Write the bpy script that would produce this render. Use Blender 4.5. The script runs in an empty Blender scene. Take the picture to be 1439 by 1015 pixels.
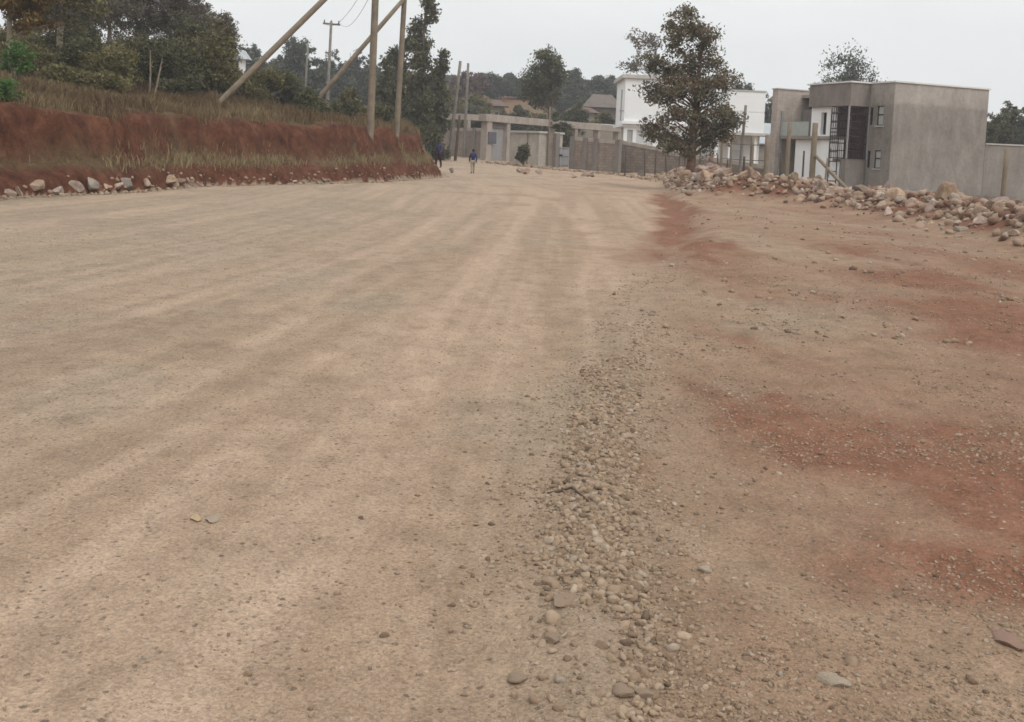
import bpy, math, random
import numpy as np
from mathutils import Vector, Matrix
random.seed(7); RNG = np.random.default_rng(11)
R = math.radians
scene = bpy.context.scene
COL = scene.collection

# ------------------------------------------------------------------ camera
F = 1400.0; PW = 1439.0; PH = 1015.0
PITCH = R(4.0); ROLL = R(2.5); EYE = 1.6; CXP = 719.5; CYP = 310.0
cam = bpy.data.cameras.new('camera'); camo = bpy.data.objects.new('camera', cam); COL.objects.link(camo)
cam.sensor_width = 36; cam.sensor_fit = 'HORIZONTAL'; cam.lens = F / PW * 36
cam.shift_y = (CYP - PH / 2) / PW
cam.clip_start = 0.1; cam.clip_end = 5000
_U = Vector((0, math.sin(PITCH), math.cos(PITCH))); _Fw = Vector((0, math.cos(PITCH), -math.sin(PITCH))); _Rt = Vector((1, 0, 0))
Xc = _Rt * math.cos(ROLL) + _U * math.sin(ROLL); Yc = -_Rt * math.sin(ROLL) + _U * math.cos(ROLL); Zc = -_Fw
m = Matrix((Xc, Yc, Zc)).transposed().to_4x4(); m.translation = Vector((0, 0, EYE)); camo.matrix_world = m
scene.camera = camo

def ray(px, py):
    dx, dy = px - CXP, py - CYP
    return Xc * dx - Yc * dy - Zc * F
def P(px, py, Y):
    """surveyed position: bearing of a feature and its distance"""
    r = ray(px, py); t = Y / r.y
    return Vector((r.x * t, Y, EYE + r.z * t))

# ------------------------------------------------------------------ noise
def _h(ix, iy, s):
    n = (ix.astype(np.int64) * 374761393 + iy.astype(np.int64) * 668265263 + s * 974634221) & 0xffffffff
    n = ((n ^ (n >> 13)) * 1274126177) & 0xffffffff
    return ((n ^ (n >> 16)) & 0xffff) / 65535.0
def vn(x, y, s=0):
    x = np.asarray(x, float); y = np.asarray(y, float)
    ix = np.floor(x); iy = np.floor(y); fx = x - ix; fy = y - iy
    fx = fx * fx * (3 - 2 * fx); fy = fy * fy * (3 - 2 * fy)
    a = _h(ix, iy, s); b = _h(ix + 1, iy, s); c = _h(ix, iy + 1, s); d = _h(ix + 1, iy + 1, s)
    return (a * (1 - fx) + b * fx) * (1 - fy) + (c * (1 - fx) + d * fx) * fy
def fbm(x, y, s=0, o=4):
    v = 0; a = .5; t = 0
    for i in range(o):
        v = v + a * vn(x * 2 ** i + 17.3 * i, y * 2 ** i - 9.1 * i, s + i); t += a; a *= .5
    return v / t
def ss(a, b, x):
    t = np.clip((np.asarray(x, float) - a) / (b - a), 0, 1); return t * t * (3 - 2 * t)

# ------------------------------------------------------------------ terrain
BANK = [(-16.0, -30), (-13.6, 0), (-12.6, 12), (-11.6, 22.5), (-9.9, 33), (-5.9, 42), (-3.7, 51), (-4.4, 57), (-8, 64), (-16, 72), (-40, 84), (-90, 96), (-400, 110)]
RIDGE = [(11.9, 14), (11.2, 20.5), (11.6, 27), (11.7, 32.5), (10.6, 36.5), (8.7, 38.3), (8.7, 44), (9.7, 53), (11, 66)]
def seg_dist(x, y, pts):
    best = np.full(np.shape(x), 1e9); side = np.zeros(np.shape(x))
    for (ax, ay), (bx, by) in zip(pts[:-1], pts[1:]):
        dx, dy = bx - ax, by - ay; L = dx * dx + dy * dy
        t = np.clip(((x - ax) * dx + (y - ay) * dy) / L, 0, 1)
        ex = x - ax - t * dx; ey = y - ay - t * dy; d = np.hypot(ex, ey)
        cr = dx * ey - dy * ex
        w = d < best - 1e-9
        side = np.where(w, cr, side); best = np.where(w, d, best)
    return best, side
def in_poly(x, y, poly):
    ins = np.zeros(np.shape(x), bool); n = len(poly); j = n - 1
    for i in range(n):
        xi, yi = poly[i]; xj, yj = poly[j]
        c = ((yi > y) != (yj > y)) & (x < (xj - xi) * (y - yi) / (yj - yi + 1e-12) + xi)
        ins ^= c; j = i
    return ins
def bank_d(x, y):
    d, _ = seg_dist(x, y, BANK)
    ins = in_poly(x, y, BANK + [(-900, 110), (-900, -30)])
    return np.where(ins, d, -d)
def bank_dn(x, y):
    d = bank_d(x, y); n = .85 * (fbm(x * .8, y * .8, 51, 5) - .5) + .22 * (vn(x * 3, y * 3, 52) - .5) + .5 * (fbm(y * .55 + .2 * x, y * 0, 54, 3) - .5)
    return d + n * (.18 + .82 * ss(.05, .8, d))
EY = [-5, 0, 2.7, 4.6, 8, 12.4, 19.3, 26, 35.6, 50, 70, 90, 130]
EX = [.2, .2, .27, .42, .88, 1.6, 3.4, 4.6, 5.6, 7.4, 9, 8, -2]
def edge_x(y): return np.interp(y, EY, EX)
def terrain(x, y, fine=True):
    x = np.asarray(x, float); y = np.asarray(y, float)
    rt = ss(-5, 14, x)
    rise = (.018 * (1 - rt) + .006 * rt) * np.clip(np.log1p(np.exp(np.clip((y - 46) / 4, -30, 30))) * 4, 0, 60)
    z = rise - .3 * ss(13, 24, x) * ss(25, 55, y)
    far = np.clip(y - 104, 0, 130)
    z = z + far * .135 * (1 - ss(5, 60, x) * .8) + .02 * np.clip(y - 234, 0, 200)
    # verge is a little higher than the road, windrow on the edge
    e = x - edge_x(y) + (vn(x * .6, y * .6, 5) - .5) * .25 * ss(4, 15, y)
    z = z + .13 * ss(-.2, .7, e) * ss(8, 22, y) * (1 - ss(70, 90, y)) + .03 * ss(0, .5, e)
    wr = np.exp(-(e / (.19 + .006 * y)) ** 2) * (1 - ss(7, 13, y))
    z = z + .05 * wr * (.6 + .8 * vn(x * 4, y * 2, 3))
    # rubble mound
    rd, _ = seg_dist(x, y, RIDGE)
    z = z + (.62 * (1 + .35 * ss(34, 37, y) * ss(52, 46, y)) * np.exp(-(rd / 1.0) ** 2)) * (.75 + .5 * vn(x * .9, y * .9, 8))
    # road relief
    z = z + .05 * (fbm(x * .35, y * .25, 21, 3) - .5) * ss(3, 9, y)
    if fine:
        z = z + .018 * (fbm(x * 3.1, y * 3.1, 31, 3) - .5) + .02 * (vn(x * 1.4 + .3 * y, y * .3, 14) - .5)
        z = z - .010 * trackdist(x, y) * ss(60, 30, y)
        right = ss(.1, 1.2, e)
        z = z + right * (.075 * (fbm(x * 1.7, y * 1.7, 41, 4) - .5) + .022 * (fbm(x * 7, y * 7, 45, 3) - .5) + .014 * (vn(x * 13, y * 13, 44) - .5))
    # cut bank
    d = bank_d(x, y)
    if fine:
        dn = bank_dn(x, y)
    else: dn = d
    pr = np.interp(dn, [0, .22, .85, 1.12, 1.35, 2.2], [0, .38, .86, 1.6, 2.04, 2.2])
    pr = pr * (1 + .16 * ss(30, 20, y) + (.36 * (fbm(y * .22, y * 0, 56, 3) - .5) if fine else 0)) - (.22 * ss(.25, .6, vn(y * 1.3 + .4 * x, y * 0, 55)) * np.exp(-((dn - 1.05) / .3) ** 2) if fine else 0)
    pr = pr + np.clip(dn - 2.4, 0, 9) * .115 + np.clip(dn - 11.4, 0, 110) * .115
    if fine: pr = pr + (.10 * (fbm(x * 2.3, y * 2.3, 57, 3) - .5) + .3 * (fbm(x * .3, y * .3, 58, 3) - .5) * ss(2, 6, d)) * ss(.2, 1, d)
    z = z * (1 - ss(0, 6, d)) + (pr + .2 * ss(20, 60, y)) * (d > 0) + 0 * z + np.where(d > 0, (z * ss(0, 6, d)) * .6, 0)
    return z
PY = [-5, 3, 10, 16, 25, 40, 60, 100]
TRK = [([-.85, .75, 2.15, 2.9, 3.2, 2.4, -2.5, -30], -3.05), ([-.85, .75, 2.15, 2.9, 3.2, 2.4, -2.5, -30], -1.55), ([-.3, 0, .35, .6, 1.0, 1.6, -2.0, -28], -.75), ([-.3, 0, .35, .6, 1.0, 1.6, -2.0, -28], -2.25),
       ([-1.6, -.2, 1.6, 2.7, 3.0, 2.2, -3, -30], -4.6), ([-1.6, -.2, 1.6, 2.7, 3.0, 2.2, -3, -30], -6.1), ([-.5, .2, 1.2, 1.9, 2.4, 2.4, -2, -28], -1.9), ([-.5, .2, 1.2, 1.9, 2.4, 2.4, -2, -28], -3.4), ([-.1, 0, .1, .3, .9, 2.0, -1, -26], -1.25)]
def trackdist(x, y):
    w = np.zeros(np.shape(x))
    for i, (px_, o_) in enumerate(TRK):
        c = np.interp(y, PY, px_) + o_ + .10 * np.sin(y * .35 + i * 2.1) + .06 * (vn(y * .5, y * 0 + i, 201) - .5)
        w = np.maximum(w, np.exp(-((x - c) / .14) ** 2) * (.35 + .65 * ss(.3, .6, fbm(y * .25, y * 0 + 3 * i, 203 + i, 3))))
    return w
def tz(x, y): return float(terrain(np.array([x]), np.array([y]))[0])
def base(px, py, lo=3.0, hi=400.0):
    """where the line of sight through a feature's foot meets the ground"""
    r = ray(px, py); ys = np.concatenate([np.arange(lo, 130, .1), np.arange(130, hi, 1.0)])
    t = ys / r.y; xs = r.x * t; zs = EYE + r.z * t
    g = terrain(xs, ys); w = np.nonzero(zs < g)[0]
    i = w[0] if len(w) else len(ys) - 1
    return Vector((xs[i], ys[i], g[i]))
def on(px, Y, py=215):
    p = P(px, py, Y); return Vector((p.x, Y, tz(p.x, Y)))

# ------------------------------------------------------------------ materials
def newmat(name, rough=.9, spec=.2):
    m = bpy.data.materials.new(name); m.use_nodes = True
    nt = m.node_tree; b = nt.nodes['Principled BSDF']
    b.inputs['Roughness'].default_value = rough; b.inputs['Specular IOR Level'].default_value = spec
    return m, nt, b
def N(nt, t, **k):
    n = nt.nodes.new(t)
    for a, v in k.items():
        if a in n.inputs.keys(): n.inputs[a].default_value = v
        else: setattr(n, a, v)
    return n
def L(nt, a, b): nt.links.new(a, b)
def noise(nt, vec, scale, detail=4, rough=.6):
    n = N(nt, 'ShaderNodeTexNoise'); n.inputs['Scale'].default_value = scale; n.inputs['Detail'].default_value = detail; n.inputs['Roughness'].default_value = rough
    if vec is not None: L(nt, vec, n.inputs['Vector'])
    return n.outputs['Fac']
def ramp(nt, fac, stops):
    r = N(nt, 'ShaderNodeValToRGB'); e = r.color_ramp.elements
    while len(e) < len(stops): e.new(.5)
    for i, (p, c) in enumerate(stops):
        e[i].position = p; e[i].color = (*c, 1) if len(c) == 3 else c
    L(nt, fac, r.inputs[0]); return r.outputs[0]
def mix(nt, fac, a, b, mode='MIX'):
    n = N(nt, 'ShaderNodeMix', data_type='RGBA', blend_type=mode)
    for s, v in ((n.inputs[0], fac), (n.inputs[6], a), (n.inputs[7], b)):
        if isinstance(v, (int, float)): s.default_value = v
        elif isinstance(v, tuple): s.default_value = (*v, 1)
        else: L(nt, v, s)
    return n.outputs[2]
def math_(nt, op, a, b=None, clamp=False):
    n = N(nt, 'ShaderNodeMath', operation=op); n.use_clamp = clamp
    for i, v in enumerate((a, b)):
        if v is None: continue
        if isinstance(v, (int, float)): n.inputs[i].default_value = v
        else: L(nt, v, n.inputs[i])
    return n.outputs[0]
def coords(nt, kind='Object'): return N(nt, 'ShaderNodeTexCoord').outputs[kind]
def bump(nt, b, h, strength=.5, dist=.02):
    n = N(nt, 'ShaderNodeBump'); n.inputs['Strength'].default_value = strength; n.inputs['Distance'].default_value = dist
    L(nt, h, n.inputs['Height']); L(nt, n.outputs[0], b.inputs['Normal'])
def simple(name, c, var=.25, scale=3., rough=.9, spec=.2, bmp=0, bscale=20., c2=None, objrand=0):
    m, nt, b = newmat(name, rough, spec); co = coords(nt)
    f = noise(nt, co, scale, 6, .65)
    c2 = c2 or tuple(v * (1 - var) for v in c)
    col = ramp(nt, f, [(.32, c2), (.68, c)])
    if objrand:
        oi = N(nt, 'ShaderNodeObjectInfo')
        hs = N(nt, 'ShaderNodeHueSaturation'); L(nt, col, hs.inputs['Color'])
        L(nt, math_(nt, 'ADD', math_(nt, 'MULTIPLY', oi.outputs['Random'], objrand), 1 - objrand / 2), hs.inputs['Value'])
        r2 = math_(nt, 'FRACT', math_(nt, 'MULTIPLY', oi.outputs['Random'], 7.31))
        L(nt, math_(nt, 'ADD', math_(nt, 'MULTIPLY', r2, .45), .7), hs.inputs['Saturation'])
        L(nt, math_(nt, 'ADD', math_(nt, 'MULTIPLY', r2, .02), .49), hs.inputs['Hue'])
        col = hs.outputs[0]
    L(nt, col, b.inputs['Base Color'])
    if bmp: bump(nt, b, noise(nt, co, bscale, 5, .7), bmp, .03)
    return m

def ground_mat(name='soil', clay=False, reds=((.135, .064, .040), (.192, .092, .057), (.255, .138, .092))):
    m, nt, b = newmat(name, .95, .12)
    co = coords(nt)
    at = N(nt, 'ShaderNodeVertexColor', layer_name='soil'); sep = N(nt, 'ShaderNodeSeparateColor'); L(nt, at.outputs['Color'], sep.inputs[0])
    red, grav, dust_vignette = sep.outputs[0], sep.outputs[1], sep.outputs[2]; grass = at.outputs['Alpha']
    n1 = noise(nt, co, 1.1, 8, .7); n2 = noise(nt, co, 9, 6, .7); n3 = noise(nt, co, 55, 4, .7); n4 = noise(nt, co, 170, 2, .6)
    tan = ramp(nt, n1, [(.3, (.215, .145, .094)), (.55, (.272, .186, .123)), (.75, (.314, .221, .150))])
    olive = ramp(nt, n2, [(.3, (.216, .172, .119)), (.7, (.302, .241, .174))])
    pale = (.420, .310, .226)
    c = mix(nt, grav, tan, olive)
    c = mix(nt, math_(nt, 'MULTIPLY', dust_vignette, .72), c, pale)
    # red soil: mask with ragged edges
    rr = math_(nt, 'ADD', red, math_(nt, 'MULTIPLY', math_(nt, 'SUBTRACT', n2, .5), .7))
    rr = math_(nt, 'MULTIPLY', math_(nt, 'SMOOTHSTEP', rr, None) if False else rr, red, True)
    rcol = ramp(nt, noise(nt, co, 1.6, 9, .72) if clay else math_(nt, 'ADD', math_(nt, 'MULTIPLY', n2, .6), math_(nt, 'MULTIPLY', n1, .4)), [(.28, reds[0]), (.5, reds[1]), (.75, reds[2])])
    c = mix(nt, math_(nt, 'MULTIPLY', rr, 1.15, True), c, rcol)
    gcol = ramp(nt, n2, [(.3, (.085, .060, .032)), (.6, (.15, .108, .058)), (.8, (.20, .16, .085))])
    c = mix(nt, grass, c, gcol)
    # stones: cells with their own colour
    v = N(nt, 'ShaderNodeTexVoronoi'); v.inputs['Scale'].default_value = 42
    nd = N(nt, 'ShaderNodeTexNoise'); nd.inputs['Scale'].default_value = 60; nd.inputs['Detail'].default_value = 3; L(nt, co, nd.inputs['Vector'])
    va = N(nt, 'ShaderNodeVectorMath', operation='MULTIPLY_ADD'); L(nt, nd.outputs['Color'], va.inputs[0]); va.inputs[1].default_value = (.022, .022, .022); L(nt, co, va.inputs[2]); L(nt, va.outputs[0], v.inputs['Vector'])
    vs = N(nt, 'ShaderNodeSeparateColor'); L(nt, v.outputs['Color'], vs.inputs[0])
    stone = ramp(nt, vs.outputs[0], [(0, (.10, .075, .055)), (.4, (.20, .145, .105)), (.8, (.30, .225, .165)), (1, (.38, .30, .23))])
    dens = math_(nt, 'ADD', math_(nt, 'ADD', math_(nt, 'MULTIPLY', grav, .16), .62), math_(nt, 'MULTIPLY', noise(nt, co, 1.7, 5, .7), .45))
    pick = math_(nt, 'GREATER_THAN', vs.outputs[1], math_(nt, 'SUBTRACT', 1.72, dens))
    inner = math_(nt, 'LESS_THAN', v.outputs['Distance'], .42)
    st = math_(nt, 'MULTIPLY', math_(nt, 'MULTIPLY', pick, inner), math_(nt, 'SUBTRACT', 1, grass))
    c = mix(nt, math_(nt, 'MULTIPLY', st, .12 if clay else .75), c, stone)
    v2 = N(nt, 'ShaderNodeTexVoronoi'); v2.inputs['Scale'].default_value = 120; L(nt, co, v2.inputs['Vector'])
    v2s = N(nt, 'ShaderNodeSeparateColor'); L(nt, v2.outputs['Color'], v2s.inputs[0])
    g2 = ramp(nt, v2s.outputs[0], [(0, (.62, .62, .62)), (.5, (1, 1, 1)), (1, (1.35, 1.33, 1.3))])
    c = mix(nt, .5, c, g2, 'MULTIPLY')
    mp = N(nt, 'ShaderNodeMapping'); mp.inputs['Scale'].default_value = (1.5, .8, 1); mp.inputs['Rotation'].default_value = (0, 0, .12); L(nt, co, mp.inputs[0])
    c = mix(nt, .58, c, ramp(nt, noise(nt, mp.outputs[0], 2.6, 9, .78), [(.36, (.72, .70, .67)), (.47, (.93, .92, .91)), (.56, (1.03, 1.03, 1.03)), (.68, (1.14, 1.13, 1.12))]), 'MULTIPLY')
    c = mix(nt, .8, c, ramp(nt, n3, [(.3, (.74, .73, .72)), (.5, (1, 1, 1)), (.72, (1.2, 1.2, 1.19))]), 'MULTIPLY')
    c = mix(nt, .7, c, ramp(nt, noise(nt, co, 3.2, 8, .75), [(.33, (.74, .73, .72)), (.5, (1, 1, 1)), (.7, (1.12, 1.11, 1.1))]), 'MULTIPLY')
    L(nt, c, b.inputs['Base Color'])
    h = math_(nt, 'ADD', math_(nt, 'MULTIPLY', n3, .5), math_(nt, 'MULTIPLY', n4, .25))
    h = math_(nt, 'ADD', h, math_(nt, 'MULTIPLY', st, .3))
    h = math_(nt, 'ADD', h, math_(nt, 'MULTIPLY', n2, .9))
    bump(nt, b, h, .9 if clay else .7, .07 if clay else .025)
    return m
M = {}
M['soil'] = ground_mat()
M['clay'] = ground_mat('red_clay', True, ((.045, .017, .011), (.112, .042, .023), (.20, .092, .052)))
def leaf_mat(name, cols, trans=.25):
    m, nt, b = newmat(name, .7, .25)
    at = N(nt, 'ShaderNodeAttribute', attribute_name='tone')
    col = ramp(nt, at.outputs['Fac'], cols)
    L(nt, col, b.inputs['Base Color'])
    tr = N(nt, 'ShaderNodeBsdfTranslucent'); L(nt, col, tr.inputs['Color'])
    mx = N(nt, 'ShaderNodeMixShader'); mx.inputs[0].default_value = trans
    L(nt, b.outputs[0], mx.inputs[1]); L(nt, tr.outputs[0], mx.inputs[2])
    L(nt, mx.outputs[0], nt.nodes['Material Output'].inputs['Surface'])
    return m
M['leaf_dark'] = leaf_mat('leaf_dark', [(0, (.045, .045, .022)), (.5, (.095, .092, .045)), (1, (.17, .155, .08))])
M['leaf_olive'] = leaf_mat('leaf_olive', [(0, (.078, .064, .028)), (.5, (.155, .135, .055)), (1, (.235, .205, .09))])
M['leaf_grey'] = leaf_mat('leaf_grey', [(0, (.085, .070, .048)), (.5, (.15, .125, .088)), (1, (.22, .19, .14))])
M['leaf_big'] = leaf_mat('leaf_big', [(0, (.075, .065, .040)), (.3, (.115, .105, .062)), (.6, (.165, .15, .095)), (.8, (.16, .118, .066)), (1, (.225, .145, .085))])
M['leaf_far'] = leaf_mat('leaf_far', [(0, (.050, .058, .042)), (.5, (.088, .098, .070)), (1, (.14, .145, .108))])
M['leaf_pink'] = leaf_mat('leaf_pink', [(0, (.08, .055, .045)), (.5, (.14, .09, .075)), (1, (.19, .13, .11))])
M['leaf_orange'] = leaf_mat('leaf_orange', [(0, (.09, .055, .018)), (.5, (.19, .115, .03)), (1, (.28, .19, .06))])
M['leaf_bright'] = leaf_mat('leaf_bright', [(0, (.04, .08, .02)), (.5, (.065, .13, .03)), (1, (.10, .18, .05))])
M['grass'] = leaf_mat('dry_grass', [(0, (.095, .055, .030)), (.35, (.145, .098, .050)), (.7, (.235, .17, .09)), (1, (.30, .235, .13))], .3)
M['bark'] = simple('bark', (.16, .125, .095), .5, 6, bmp=.5)
M['bark_red'] = simple('bark_red', (.21, .125, .085), .5, 5, bmp=.5)
M['bark_pale'] = simple('bark_pale', (.30, .24, .17), .45, 5, bmp=.4)
M['pole'] = simple('pole_wood', (.245, .198, .14), .4, 2.5, bmp=.3, c2=(.15, .12, .088))
M['pole_grey'] = simple('weathered_pole_wood', (.22, .195, .165), .4, 2.5, bmp=.3)
M['stake'] = simple('dark_stake_wood', (.10, .075, .06), .4, 4)
M['rock'] = simple('rubble_stone', (.40, .30, .23), .4, 1.4, bmp=.9, bscale=6, c2=(.20, .122, .083), objrand=.75)
M['rock_grey'] = simple('grey_stone', (.28, .232, .185), .3, 4, bmp=.6, bscale=9, objrand=.3)
M['rock_tan'] = simple('tan_stone', (.31, .225, .158), .3, 30, bmp=.5, bscale=40)
M['rock_pink'] = simple('pinkish_stone', (.31, .20, .15), .3, 20, bmp=.5, bscale=30)
M['rock_white'] = simple('whitish_stone', (.37, .295, .22), .25, 4, bmp=.5, bscale=9)
M['rock_yellow'] = simple('yellowish_stone', (.50, .36, .21), .35, 3, bmp=.5, bscale=8)
M['rock_red'] = simple('rusty_stone', (.24, .11, .07), .4, 4, bmp=.6, bscale=9)
M['white'] = simple('white_render', (.80, .80, .79), .05, 1.2)
M['shutter'] = simple('shutter_metal', (.62, .63, .63), .08, 3, .5, .4)
M['greyglass'] = simple('recess_grey', (.42, .43, .40), .15, 2, .25, .5)
M['dark'] = simple('dark_interior', (.03, .028, .026), .3, 3)
M['frame'] = simple('dark_frame_metal', (.022, .022, .022), .2, 3, .5, .4)
M['grille'] = simple('burgundy_metal', (.055, .022, .022), .3, 3, .6, .3)
M['roofgrey'] = simple('grey_sheet_roof', (.40, .42, .43), .15, 2, .5)
M['roofred'] = simple('clay_roof', (.155, .105, .082), .35, 1.2)
M['roofbrown'] = simple('brown_roof', (.17, .138, .118), .3, 1)
M['cream'] = simple('cream_render', (.33, .285, .235), .2, 1)
M['metalgate'] = simple('pale_gate_metal', (.47, .475, .48), .12, 2, .5)
M['gategrey'] = simple('grey_gate_metal', (.30, .29, .285), .2, 2, .5)
M['sign'] = simple('dark_plate', (.12, .11, .125), .2, 4)
M['coping'] = simple('pale_coping', (.50, .47, .43), .2, 2)
M['coping_white'] = simple('white_coping', (.68, .67, .64), .15, 2)
M['wire'] = simple('wire_metal', (.10, .10, .10), .2, 2)
M['balustrade'] = simple('greenish_panel', (.36, .38, .35), .12, 3, .4, .4)
def concrete(name, c, stain, blocks=0, bandz=None):
    m, nt, b = newmat(name, .92, .15); co = coords(nt)
    f = noise(nt, co, .38, 8, .72); f2 = noise(nt, co, 5, 6, .7)
    mp = N(nt, 'ShaderNodeMapping'); mp.inputs['Scale'].default_value = (1.1, 1.1, .4); L(nt, co, mp.inputs[0])
    f3 = noise(nt, mp.outputs[0], 1.1, 7, .75)
    col = ramp(nt, f, [(.3, stain), (.62, c)])
    col = mix(nt, .8, col, ramp(nt, f3, [(.32, (.70, .69, .67)), (.52, (1, 1, 1)), (.7, (1.2, 1.2, 1.2))]), 'MULTIPLY')
    col = mix(nt, .6, col, ramp(nt, f2, [(.3, (.78, .77, .76)), (.6, (1.05, 1.05, 1.05))]), 'MULTIPLY')
    hh = f2
    if blocks:
        sp = N(nt, 'ShaderNodeSeparateXYZ'); L(nt, co, sp.inputs[0]); cb = N(nt, 'ShaderNodeCombineXYZ')
        L(nt, math_(nt, 'ADD', sp.outputs[0], math_(nt, 'MULTIPLY', sp.outputs[1], .97)), cb.inputs[0]); L(nt, sp.outputs[2], cb.inputs[1])
        br = N(nt, 'ShaderNodeTexBrick'); br.inputs['Scale'].default_value = 1; br.inputs['Brick Width'].default_value = .42; br.inputs['Row Height'].default_value = .21
        br.inputs['Mortar Size'].default_value = .014; br.inputs['Color1'].default_value = (.8, .8, .8, 1); br.inputs['Color2'].default_value = (1.12, 1.1, 1.08, 1); br.inputs['Mortar'].default_value = (.62, .6, .57, 1)
        L(nt, cb.outputs[0], br.inputs['Vector'])
        col = mix(nt, blocks, col, br.outputs['Color'], 'MULTIPLY')
        hh = math_(nt, 'ADD', f2, math_(nt, 'MULTIPLY', br.outputs['Fac'], -1.0))
    if bandz:
        sp = N(nt, 'ShaderNodeSeparateXYZ'); L(nt, co, sp.inputs[0])
        zz = math_(nt, 'ADD', sp.outputs[2], math_(nt, 'MULTIPLY', math_(nt, 'SUBTRACT', noise(nt, co, 1.7, 5, .7), .5), 1.0))
        band = ramp(nt, math_(nt, 'DIVIDE', zz, 8.0), [(bandz / 8 - .015, (.88, .865, .85)), (bandz / 8 + .015, (1.16, 1.15, 1.14))])
        col = mix(nt, 1, col, band, 'MULTIPLY')
    L(nt, col, b.inputs['Base Color']); bump(nt, b, hh, .35, .02)
    return m
M['render'] = concrete('cement_render', (.335, .302, .27), (.215, .192, .17), bandz=5.6)
M['render2'] = concrete('pale_cement_render', (.42, .36, .315), (.33, .28, .245), .25)
M['renderdark'] = concrete('dark_cement_render', (.23, .20, .178), (.17, .145, .128))  # darker tone of the cement render
M['block'] = concrete('block_masonry', (.27, .222, .185), (.17, .138, .115), .9)
M['blockwarm'] = concrete('warm_block_masonry', (.30, .245, .205), (.225, .175, .145), .7)
M['beam'] = concrete('beam_concrete', (.40, .345, .295), (.30, .255, .215))
M['panel'] = concrete('pale_stone_panel', (.47, .42, .365), (.37, .33, .285), .15)

# ------------------------------------------------------------------ object helpers
def npmesh(name, V, Fc, mat, parent=None, smooth=False, attrs=None):
    me = bpy.data.meshes.new(name); V = np.asarray(V, np.float32); Fc = np.asarray(Fc, np.int32)
    k = Fc.shape[1]; me.vertices.add(len(V)); me.vertices.foreach_set('co', V.ravel())
    me.loops.add(Fc.size); me.loops.foreach_set('vertex_index', Fc.ravel())
    me.polygons.add(len(Fc)); me.polygons.foreach_set('loop_start', np.arange(0, Fc.size, k, dtype=np.int32))
    me.polygons.foreach_set('loop_total', np.full(len(Fc), k, np.int32))
    if smooth: me.polygons.foreach_set('use_smooth', np.ones(len(Fc), bool))
    me.update(calc_edges=True)
    for an, (ty, data) in (attrs or {}).items():
        a = me.attributes.new(an, ty, 'POINT')
        a.data.foreach_set('color' if ty == 'FLOAT_COLOR' else 'value', np.asarray(data, np.float32).ravel())
    me.materials.append(mat)
    o = bpy.data.objects.new(name, me); COL.objects.link(o)
    if parent: o.parent = parent
    return o
class MB:
    def __init__(s): s.v = []; s.f = []
    def add(s, vs, fs):
        n = len(s.v); s.v += [tuple(v) for v in vs]; s.f += [tuple(i + n for i in f) for f in fs]; return s
    def box(s, x0, x1, y0, y1, z0, z1):
        return s.add([(x0, y0, z0), (x1, y0, z0), (x1, y1, z0), (x0, y1, z0), (x0, y0, z1), (x1, y0, z1), (x1, y1, z1), (x0, y1, z1)],
                     [(3, 2, 1, 0), (4, 5, 6, 7), (0, 1, 5, 4), (1, 2, 6, 5), (2, 3, 7, 6), (3, 0, 4, 7)])
    def tube(s, pts, rs, n=8, wob=0):
        pts = [Vector(p) for p in pts]; rings = []; vs = []
        for i, p in enumerate(pts):
            d = (pts[min(i + 1, len(pts) - 1)] - pts[max(i - 1, 0)]).normalized()
            a = d.orthogonal().normalized() if abs(d.z) < .999 else Vector((1, 0, 0)); b_ = d.cross(a)
            if i and (a.dot(pa) < 0): a, b_ = -a, -b_
            if i:
                a = (pa - d * pa.dot(d)).normalized(); b_ = d.cross(a)
            pa = a
            for k in range(n):
                t = 2 * math.pi * k / n; r = rs[i] * (1 + wob * (random.random() - .5))
                vs.append(p + (a * math.cos(t) + b_ * math.sin(t)) * r)
        fs = []
        for i in range(len(pts) - 1):
            for k in range(n):
                k2 = (k + 1) % n; fs.append((i * n + k, i * n + k2, (i + 1) * n + k2, (i + 1) * n + k))
        fs.append(tuple(range(n - 1, -1, -1))); fs.append(tuple(range((len(pts) - 1) * n, len(pts) * n)))
        return s.add(vs, fs)
    def panel_x(s, x0, x1, z0, z1, y0, y1, holes=()):
        """wall along x with real openings (hx0,hx1,hz0,hz1)"""
        xs = sorted({x0, x1, *[h[0] for h in holes], *[h[1] for h in holes]}); zs = sorted({z0, z1, *[h[2] for h in holes], *[h[3] for h in holes]})
        for a, b_ in zip(xs, xs[1:]):
            for c, d in zip(zs, zs[1:]):
                mx, mz = (a + b_) / 2, (c + d) / 2
                if not any(h[0] < mx < h[1] and h[2] < mz < h[3] for h in holes): s.box(a, b_, y0, y1, c, d)
        return s
    def panel_y(s, y0, y1, z0, z1, x0, x1, holes=()):
        ys = sorted({y0, y1, *[h[0] for h in holes], *[h[1] for h in holes]}); zs = sorted({z0, z1, *[h[2] for h in holes], *[h[3] for h in holes]})
        for a, b_ in zip(ys, ys[1:]):
            for c, d in zip(zs, zs[1:]):
                my, mz = (a + b_) / 2, (c + d) / 2
                if not any(h[0] < my < h[1] and h[2] < mz < h[3] for h in holes): s.box(x0, x1, a, b_, c, d)
        return s
    def build(s, name, mat, parent=None, smooth=False, loc=None):
        me = bpy.data.meshes.new(name); me.from_pydata(s.v, [], s.f); me.materials.append(mat)
        if smooth: me.polygons.foreach_set('use_smooth', [True] * len(me.polygons))
        me.update(); o = bpy.data.objects.new(name, me); COL.objects.link(o)
        if parent: o.parent = parent
        if loc is not None: o.location = loc
        return o
def tag(o, label=None, cat=None, group=None, kind=None):
    if label: o['label'] = label
    if cat: o['category'] = cat
    if group: o['group'] = group
    if kind: o['kind'] = kind
    return o
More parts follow.
